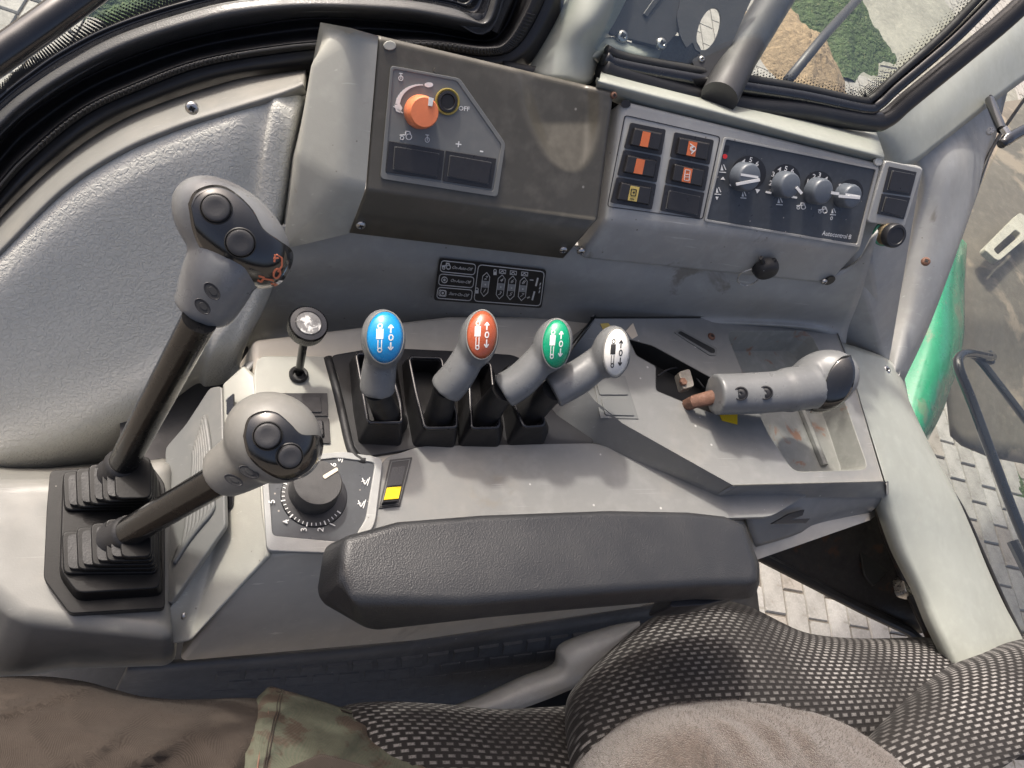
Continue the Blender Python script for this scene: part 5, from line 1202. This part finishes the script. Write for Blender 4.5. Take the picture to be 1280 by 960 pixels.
# ledge behind the pod (bright painted frame)
ld = thing('window_ledge', pq(900, 150, -.03), 'pale painted ledge between the pod and the rear side window gasket', 'ledge')
rows = [[pq(x, y, -.02) for x, y in ((745, 118), (800, 140), (900, 166), (1000, 190), (1096, 214))], [pq(745, 108, -.001), pq(800, 125, -.001), pq(900, 150, -.001), pq(1000, 176, -.001), pq(1104, 203, -.001)], [pq(750, 98, .001), pq(805, 112, .001), pq(905, 138, .001), pq(1003, 165, .001), pq(1104, 190, 0)], [at(752, 85, .222), at(806, 100, .222), at(908, 124, .222), at(1010, 140, .22), at(1092, 158, .215)], [at(752, 70, .215), at(806, 85, .21), at(908, 108, .21), at(1015, 125, .205), at(1080, 140, .2)]]
surf('ledge_sheet', rows, G['pillar'], ld, .006)
# front window post with bracket
fpst = thing('window_post', at(700, 100, .15), 'pale grey painted window post rising from the top of the display cover', 'post')
rows = [[at(656, 78, .20), at(672, 94, .215), at(708, 100, .225), at(737, 105, .22), at(750, 85, .20)], [at(672, 56, .22), at(692, 62, .235), at(722, 62, .245), at(744, 66, .235), at(760, 52, .22)],
        [at(690, 22, .24), at(712, 22, .26), at(742, 26, .268), at(764, 30, .255), at(780, 24, .24)], [at(706, -14, .26), at(730, -20, .28), at(765, -22, .288), at(785, -20, .28), at(800, -20, .26)], [at(722, -70, .28), at(746, -74, .3), at(780, -80, .308), at(800, -78, .30), at(820, -76, .28)]]
surf('post_sheet', rows, G['pillar'], fpst, .01)
rows = [[at(738, 62, .235), at(762, 46, .243), at(792, 54, .243), at(828, 62, .24)], [at(742, 74, .232), at(765, 62, .24), at(795, 70, .24), at(822, 75, .235)], [at(748, 82, .21), at(768, 82, .222), at(790, 88, .222), at(812, 90, .22)]]
surf('post_foot', rows, G['pillar'], fpst, .006)
br = thing('steel_bracket', at(800, 40, .23), 'dark grey steel bracket plate fixed by two round-head screws', 'bracket')
PB = Plane(at(800, 40, .25), (-.05, -.55, .8))
b = MB(); b.slab(PB, rc([(758, 44), (788, -20), (880, -30), (862, 30), (846, 40), (828, 62)], 5, 2), 0, .004); b.build('bracket_plate', G['metal'], br, bevel=.001)
b = MB(); b.slab(PB, [(800, 20), (818, -6), (826, -4), (805, 24)], .004, .006); b.build('bracket_fold', G['metal'], br, bevel=.0008)
screw(777, 46, PB, 8, br, h=.004); screw(826, 55, PB, 7.5, br, h=.004)
b = MB(); o_ = at(850, 2, .262); b.lathe(o_, (.15, -.6, .8), [(0, .0115), (.012, .0115), (.014, .010), (.0142, .002)], 26); b.build('pivot_cap', G['metal'], br, ang=40)
dp_ = MB(); dp_.prism([WR.hit(x, y, -.03) for x, y in rc([(792, 40), (866, 46), (874, 60), (882, 118), (780, 94)], 3, 2)], WR.n, 0, .004)
tag(dp_.build('mottled_panel', G['foam'], None, bevel=.001), 'mottled grey panel behind the steel bracket and tube', 'panel')
tb = thing('steel_strut', at(900, 130, .2), 'dark grey steel tube with flange and oval hole rising to the top edge', 'strut')
b = MB(); b.tube([at(899, 122, .245), at(925, 70, .26), at(975, -10, .285), at(1010, -70, .305)], [.0178]*4, 26); b.build('strut_tube', G['metal'], tb, ang=50)
PT = Plane(at(890, 60, .262), (-.25, -.55, .8))
ou = [(867, 78), (880, 96), (888, 100), (905, 70), (935, 10), (950, -25), (870, -25), (846, 50), (858, 62), (863, 56), (869, 40)]
# flange: outer outline with an oval hole, triangulated
bmm = bmesh.new()
ol = [PT.hit(*p) for p in rc([(846, 20), (850, 44), (858, 60), (866, 52), (869, 62), (877, 66), (865, 76), (875, 100), (890, 104), (912, 60), (950, -25), (858, -25)], 3, 2)]
hl = [PT.hit(*p) for p in circ(886, 36, 13, 24, 28, .33)]
v1, e1 = addloop(bmm, ol); v2, e2 = addloop(bmm, hl); bmesh.ops.triangle_fill(bmm, use_beauty=True, edges=e1+e2); bmm.verts.index_update()
mv = [v.co.copy() for v in bmm.verts]; hc = sum(hl, V((0,0,0)))/24
mf = []
for f in bmm.faces:
    c_ = f.calc_center_median(); x_, y_ = proj(c_); cr, sr = math.cos(-.33), math.sin(-.33); ux, uy = (x_-886)*cr-(y_-36)*sr, (x_-886)*sr+(y_-36)*cr
    if (ux/13)**2+(uy/28)**2 < .9: continue
    q = tuple(v.index for v in f.verts); mf.append(q if f.normal.dot(PT.n) > 0 else q[::-1])
bmm.free(); b = MB(); b.add(mv, mf); b.build('flange', G['metal'], tb, mods=[('SOLIDIFY', dict(thickness=.003, offset=-1))], smooth=False)
screw(877, 74, PT, 4, tb)

# ============================================================ floor, seat, person
fz = -.42
fl_ = MB(); fl_.prism([V((-.35, -.5, 0)), V((.85, -.5, 0)), V((.60, .24, 0)), V((-.35, .24, 0))], (0, 0, 1), -.45, fz)
floor = tag(fl_.build('cab_floor', G['mat'], None, smooth=False), 'black rubber cab floor with raised block pattern', None, None, 'structure')
FZ = HZ(fz)
slope = MB(); wl = [at(160, 838, -.17), at(500, 806, -.2), at(800, 760, -.2), at(946, 735, -.2)]; wb = [at(120, 905, fz+.0), at(500, 905, fz), at(760, 900, fz), at(960, 860, fz)]
side = surf('mat_upturn', [wl, [a_.lerp(c_, .5)+V((0, -.004, 0)) for a_, c_ in zip(wl, wb)], wb], G['mat'], None, .006)
tag(side, 'black rubber floor mat turned up against the console with a brick-like relief', 'floor mat')
# brick relief on the upturn
def onside(s, t):
    s = max(0, min(1, s))*3; i = min(2, int(s)); f = s-i
    return wl[i].lerp(wl[i+1], f).lerp(wb[i].lerp(wb[i+1], f), t)
nn = (wl[2]-wl[1]).cross(wb[1]-wl[1]).normalized(); nn = nn if nn.dot(CP-wl[1]) > 0 else -nn
for r in range(7):
    for c in range(26):
        s0 = .10+(c+(r % 2)*.5)/30; t0 = .12+r*.115
        if s0 > .92: continue
        b = MB(); b.prism([onside(s0, t0), onside(s0+.028, t0), onside(s0+.028, t0+.095), onside(s0, t0+.095)], nn, .0005, .0045, .9); b.build('relief_block', G['mat'], side, smooth=False)

seat = thing('driver_seat', at(760, 950, -.2), 'driver seat in black mesh fabric with pale stitches', 'seat')
Ob = [(708, 1000), (705, 935), (706, 888), (718, 858), (762, 812), (810, 775), (850, 760), (900, 750), (948, 763), (1005, 790), (1080, 798), (1180, 795), (1300, 792), (1400, 790)]
Ib = [(860, 1080), (858, 1050), (860, 1025), (868, 1005), (885, 985), (905, 970), (925, 962), (945, 958), (968, 955), (1010, 952), (1085, 950), (1180, 950), (1300, 950), (1400, 950)]
Ob = [tuple(p) for p in cat(Ob, 2)]; Ib = [tuple(p) for p in cat(Ib, 2)]
rows = []
for f, hgt in ((0, 0), (.02, .35), (.07, .58), (.18, .8), (.34, .93), (.55, 1), (.78, .93), (1, .7)):
    rows.append([at(o[0]*(1-f)+i_[0]*f, o[1]*(1-f)+i_[1]*f, -.155+.10*hgt) for o, i_ in zip(Ob, Ib)])
surf('side_bolster', rows, G['fabric'], seat, .02, 4, 5)
rows = [[at(1060, 960, -.09), at(1085, 915, -.075), at(1130, 870, -.07), at(1180, 835, -.07), at(1225, 815, -.07), at(1290, 796, -.07), at(1400, 780, -.07)],
        [at(1070, 965, -.05), at(1100, 925, -.035), at(1145, 880, -.03), at(1192, 846, -.028), at(1235, 826, -.025), at(1295, 808, -.02), at(1400, 795, -.02)],
        [at(1110, 985, -.03), at(1145, 945, -.01), at(1185, 905, 0), at(1225, 875, .005), at(1265, 855, .01), at(1315, 838, .01), at(1400, 825, .01)],
        [at(1150, 1050, -.01), at(1200, 1010, .01), at(1240, 970, .02), at(1275, 945, .025), at(1310, 920, .03), at(1350, 900, .03), at(1420, 890, .03)]]
surf('backrest_wing', rows, G['fabric'], seat, .02, 8, 6)
rows = [[at(395, 905, -.2), at(425, 884, -.16), at(470, 877, -.15), at(540, 879, -.15), at(620, 886, -.155), at(680, 884, -.16), at(730, 880, -.17)],
        [at(400, 915, -.17), at(430, 893, -.13), at(475, 887, -.12), at(545, 890, -.12), at(620, 900, -.125), at(680, 900, -.13), at(730, 900, -.15)],
        [at(430, 960, -.13), at(460, 935, -.10), at(500, 930, -.09), at(560, 935, -.09), at(620, 945, -.095), at(680, 950, -.1), at(740, 950, -.12)],
        [at(430, 1060, -.12), at(460, 1050, -.09), at(500, 1050, -.08), at(560, 1050, -.08), at(620, 1050, -.08), at(680, 1060, -.09), at(760, 1060, -.1)]]
surf('seat_cushion', rows, G['fabric'], seat, .02, 8, 6)
ss = thing('seat_side_cover', at(660, 880, -.3), 'dark silver plastic seat recliner cover between cushion and bolster', 'seat cover')
rows = [[at(560, 884, -.22), at(600, 869, -.215), at(650, 846, -.20), at(690, 830, -.19), at(697, 808, -.17), at(722, 795, -.16), at(768, 781, -.155), at(800, 776, -.155)],
        [at(575, 889, -.2), at(615, 880, -.19), at(665, 860, -.18), at(704, 845, -.165), at(715, 826, -.15), at(738, 810, -.14), at(775, 795, -.14), at(800, 782, -.15)],
        [at(600, 894, -.21), at(632, 892, -.2), at(680, 876, -.19), at(714, 862, -.175), at(740, 852, -.165), at(758, 835, -.155), at(780, 808, -.15), at(803, 784, -.16)]]
surf('recliner_cover', rows, G['seatp'], ss, .006, 6, 3)
b = MB(); b.prism([at(x, y, -.23) for x, y in ((560, 890), (700, 860), (800, 785), (900, 750), (900, 900), (560, 930))], (0, 0, 1), -.05, 0); b.build('seat_frame', G['rubber'], ss, bevel=.003)

per = thing('person', at(300, 1000, -.2), 'seated person seen from above in dark trousers and grey-brown fleece jacket', 'person')
def wr(a1, f1, a2=0, f2=0, ph=0):
    def f(p): 
        return p + V((0, 0, a1*math.sin(f1*(p.x*.55+p.y*1.6)+ph+1.6*math.sin(p.x*14)) + a2*math.sin(f2*(p.x-p.y*.7)+2*math.sin(p.y*18))))
    return f
from mathutils import noise as mn
def creased(p):
    a = 1-abs(mn.noise(V((p.x*9+p.y*3, p.y*26-p.x*8, 1.7)))); c = 1-abs(mn.noise(V((p.x*22-p.y*14, p.y*34+p.x*12, 5.1))))
    return p + V((0, -.2, 1))*(.015*a**6 + .005*c**6 - .005)
rows = [[at(-80, 850, -.17), at(0, 846, -.15), at(60, 846, -.14), at(120, 855, -.14), at(175, 870, -.14), at(240, 874, -.14), at(320, 872, -.15), at(400, 890, -.16), at(480, 915, -.16), at(560, 950, -.16), at(640, 990, -.17)],
        [at(-80, 858, -.12), at(0, 854, -.11), at(60, 855, -.10), at(120, 865, -.095), at(180, 879, -.095), at(245, 882, -.10), at(322, 880, -.105), at(400, 900, -.11), at(478, 926, -.12), at(550, 960, -.12), at(625, 1000, -.13)],
        [at(-80, 895, -.07), at(0, 892, -.06), at(60, 895, -.055), at(125, 900, -.055), at(185, 905, -.055), at(250, 905, -.06), at(325, 905, -.065), at(400, 925, -.07), at(470, 955, -.08), at(530, 990, -.09), at(600, 1020, -.1)],
        [at(-80, 950, -.03), at(0, 945, -.025), at(60, 945, -.02), at(125, 945, -.02), at(190, 945, -.02), at(255, 945, -.025), at(325, 945, -.03), at(395, 960, -.04), at(460, 990, -.05), at(520, 1020, -.06), at(590, 1050, -.07)],
        [at(-80, 1080, -.01), at(0, 1080, -.01), at(60, 1080, 0), at(125, 1080, 0), at(190, 1080, 0), at(255, 1080, 0), at(325, 1080, -.01), at(395, 1080, -.02), at(460, 1090, -.03), at(520, 1100, -.04), at(590, 1110, -.05)]]
surf('trousers', rows, G['trouser'], per, .006, 8, 8, creased)
b = MB()
rows = [[at(320, 870, -.138), at(333, 858, -.135), at(352, 862, -.133), at(400, 876, -.138), at(470, 900, -.145), at(540, 930, -.15), at(618, 965, -.155), at(640, 985, -.16)],
        [at(312, 900, -.092), at(325, 890, -.088), at(345, 892, -.088), at(400, 905, -.092), at(465, 930, -.1), at(530, 955, -.105), at(590, 985, -.11), at(625, 1005, -.12)],
        [at(306, 930, -.048), at(318, 928, -.0365), at(338, 930, -.0365), at(395, 940, -.052), at(455, 962, -.06), at(515, 990, -.07), at(570, 1010, -.08), at(600, 1030, -.09)],
        [at(304, 965, -.024), at(314, 965, -.020), at(332, 968, -.020), at(390, 975, -.028), at(450, 1000, -.036), at(505, 1020, -.045), at(560, 1045, -.055), at(590, 1060, -.06)],
        [at(302, 1080, -.004), at(312, 1080, .001), at(330, 1080, .001), at(390, 1085, -.006), at(450, 1095, -.015), at(505, 1100, -.025), at(560, 1110, -.035), at(590, 1120, -.04)]]
rows = [[p+V((0, -.001, .007)) for p in q] for q in rows]
pk = surf('thigh_pocket', rows, G['pocket'], per, .004, 8, 8, lambda p: creased(p)+V((0, 0, .0008)))
for f, m_, rd in ((.35, 'rust', .0007), (.8, 'trouser', .0006), (.95, 'trouser', .0006)):
    pts = cat([q[1].lerp(q[2], f) for q in rows], 8); b = MB(); b.tube([creased(p)+V((0, -.0003, .0016)) for p in pts], rd, 6); b.build('pocket_seam', G[m_], pk, ang=180)
pts = cat([p for p in rows[0][1:]], 8); b = MB(); b.tube([creased(p)+V((0, -.003, .003)) for p in pts], .0007, 6); b.build('pocket_seam', G['trouser'], pk, ang=180)
b = MB(); b.prism([at(x, y, -.022) for x, y in rc([(345, 962), (398, 939), (412, 942), (470, 958), (520, 985), (500, 1060), (330, 1060)], 5, 2)], (0.1, -.4, 1), .004, .0075); b.build('pocket_flap', G['trouser'], pk, bevel=.0015)
rows = [[at(690, 1020, -.12), at(712, 965, -.10), at(740, 930, -.08), at(780, 900, -.065), at(820, 885, -.055), at(860, 878, -.05), at(910, 876, -.05), at(960, 880, -.05), at(1020, 893, -.055), at(1070, 912, -.06), at(1120, 935, -.065), at(1180, 960, -.07), at(1260, 1000, -.08)],
        [at(700, 1030, -.07), at(722, 980, -.05), at(750, 945, -.035), at(788, 915, -.02), at(825, 900, -.01), at(862, 892, -.005), at(910, 890, -.005), at(958, 895, -.005), at(1015, 908, -.01), at(1062, 928, -.015), at(1112, 950, -.02), at(1170, 978, -.03), at(1250, 1015, -.04)],
        [at(720, 1050, -.02), at(745, 1010, -.0), at(775, 975, .01), at(810, 950, .02), at(840, 935, .03), at(875, 925, .035), at(912, 922, .035), at(952, 928, .035), at(1005, 940, .03), at(1050, 960, .025), at(1098, 985, .02), at(1150, 1010, .01), at(1240, 1040, 0)],
        [at(740, 1140, .0), at(770, 1120, .02), at(800, 1100, .03), at(830, 1080, .05), at(860, 1060, .06), at(890, 1050, .065), at(920, 1050, .065), at(952, 1050, .065), at(1000, 1060, .06), at(1045, 1070, .055), at(1090, 1080, .05), at(1140, 1100, .04), at(1230, 1120, .03)]]
surf('jacket', rows, G['fleece'], per, .008, 8, 8, lambda p: p+V((0, 0, .004*(1-abs(mn.noise(V((p.x*26, p.y*9, 3.3)))))**4+.0025*math.sin(62*p.x+1.5*math.sin(30*p.y))+.002*math.sin(130*p.x+60*p.y+2*math.sin(25*p.x)) )))

# fibres standing on the fleece: real strands, one uncountable mass
def fuzz(o, n, ln, wd, m, seed):
    me = o.data; rnd = random.Random(seed); fb = MB(); me.calc_loop_triangles(); org = parent_loc(o)
    tris = [(me.vertices[t.vertices[0]].co, me.vertices[t.vertices[1]].co, me.vertices[t.vertices[2]].co, t.normal, t.area) for t in me.loop_triangles]
    cum = []; a = 0
    for t in tris: a += t[4]; cum.append(a)
    import bisect
    for _ in range(n):
        t = tris[min(len(tris)-1, bisect.bisect(cum, rnd.random()*a))]
        u, v = rnd.random(), rnd.random()
        if u+v > 1: u, v = 1-u, 1-v
        p = t[0]+(t[1]-t[0])*u+(t[2]-t[0])*v+org
        x, y = proj(p)
        if not (-20 < x < 1300 and y < 985): continue
        nr = t[3] if t[3].dot(CP-p) > 0 else -t[3]
        d = (V((rnd.gauss(0, 1), rnd.gauss(0, 1), rnd.gauss(0, 1)))+nr*.6).normalized(); s = d.cross(nr).normalized()*wd
        q = p+d*ln*rnd.uniform(.5, 1.2)*.5+nr*ln*.12; e = q+d*ln*.5+V((rnd.gauss(0, 1), rnd.gauss(0, 1), rnd.gauss(0, 1)))*ln*.25
        fb.add([p-s, p+s, q+s*.8, q-s*.8, e], [(0, 1, 2, 3), (3, 2, 4)])
    return tag(fb.build('cloth_fibres', m, o, smooth=False), None, None, None, 'stuff')
for o in [c for c in per.children if c.name.startswith('jacket')]: fuzz(o, 26000, .0032, .00011, G['fleece'], 3)
for o in [c for c in per.children if c.name.startswith('trousers')]: fuzz(o, 9000, .0016, .00008, G['trouser'], 4)
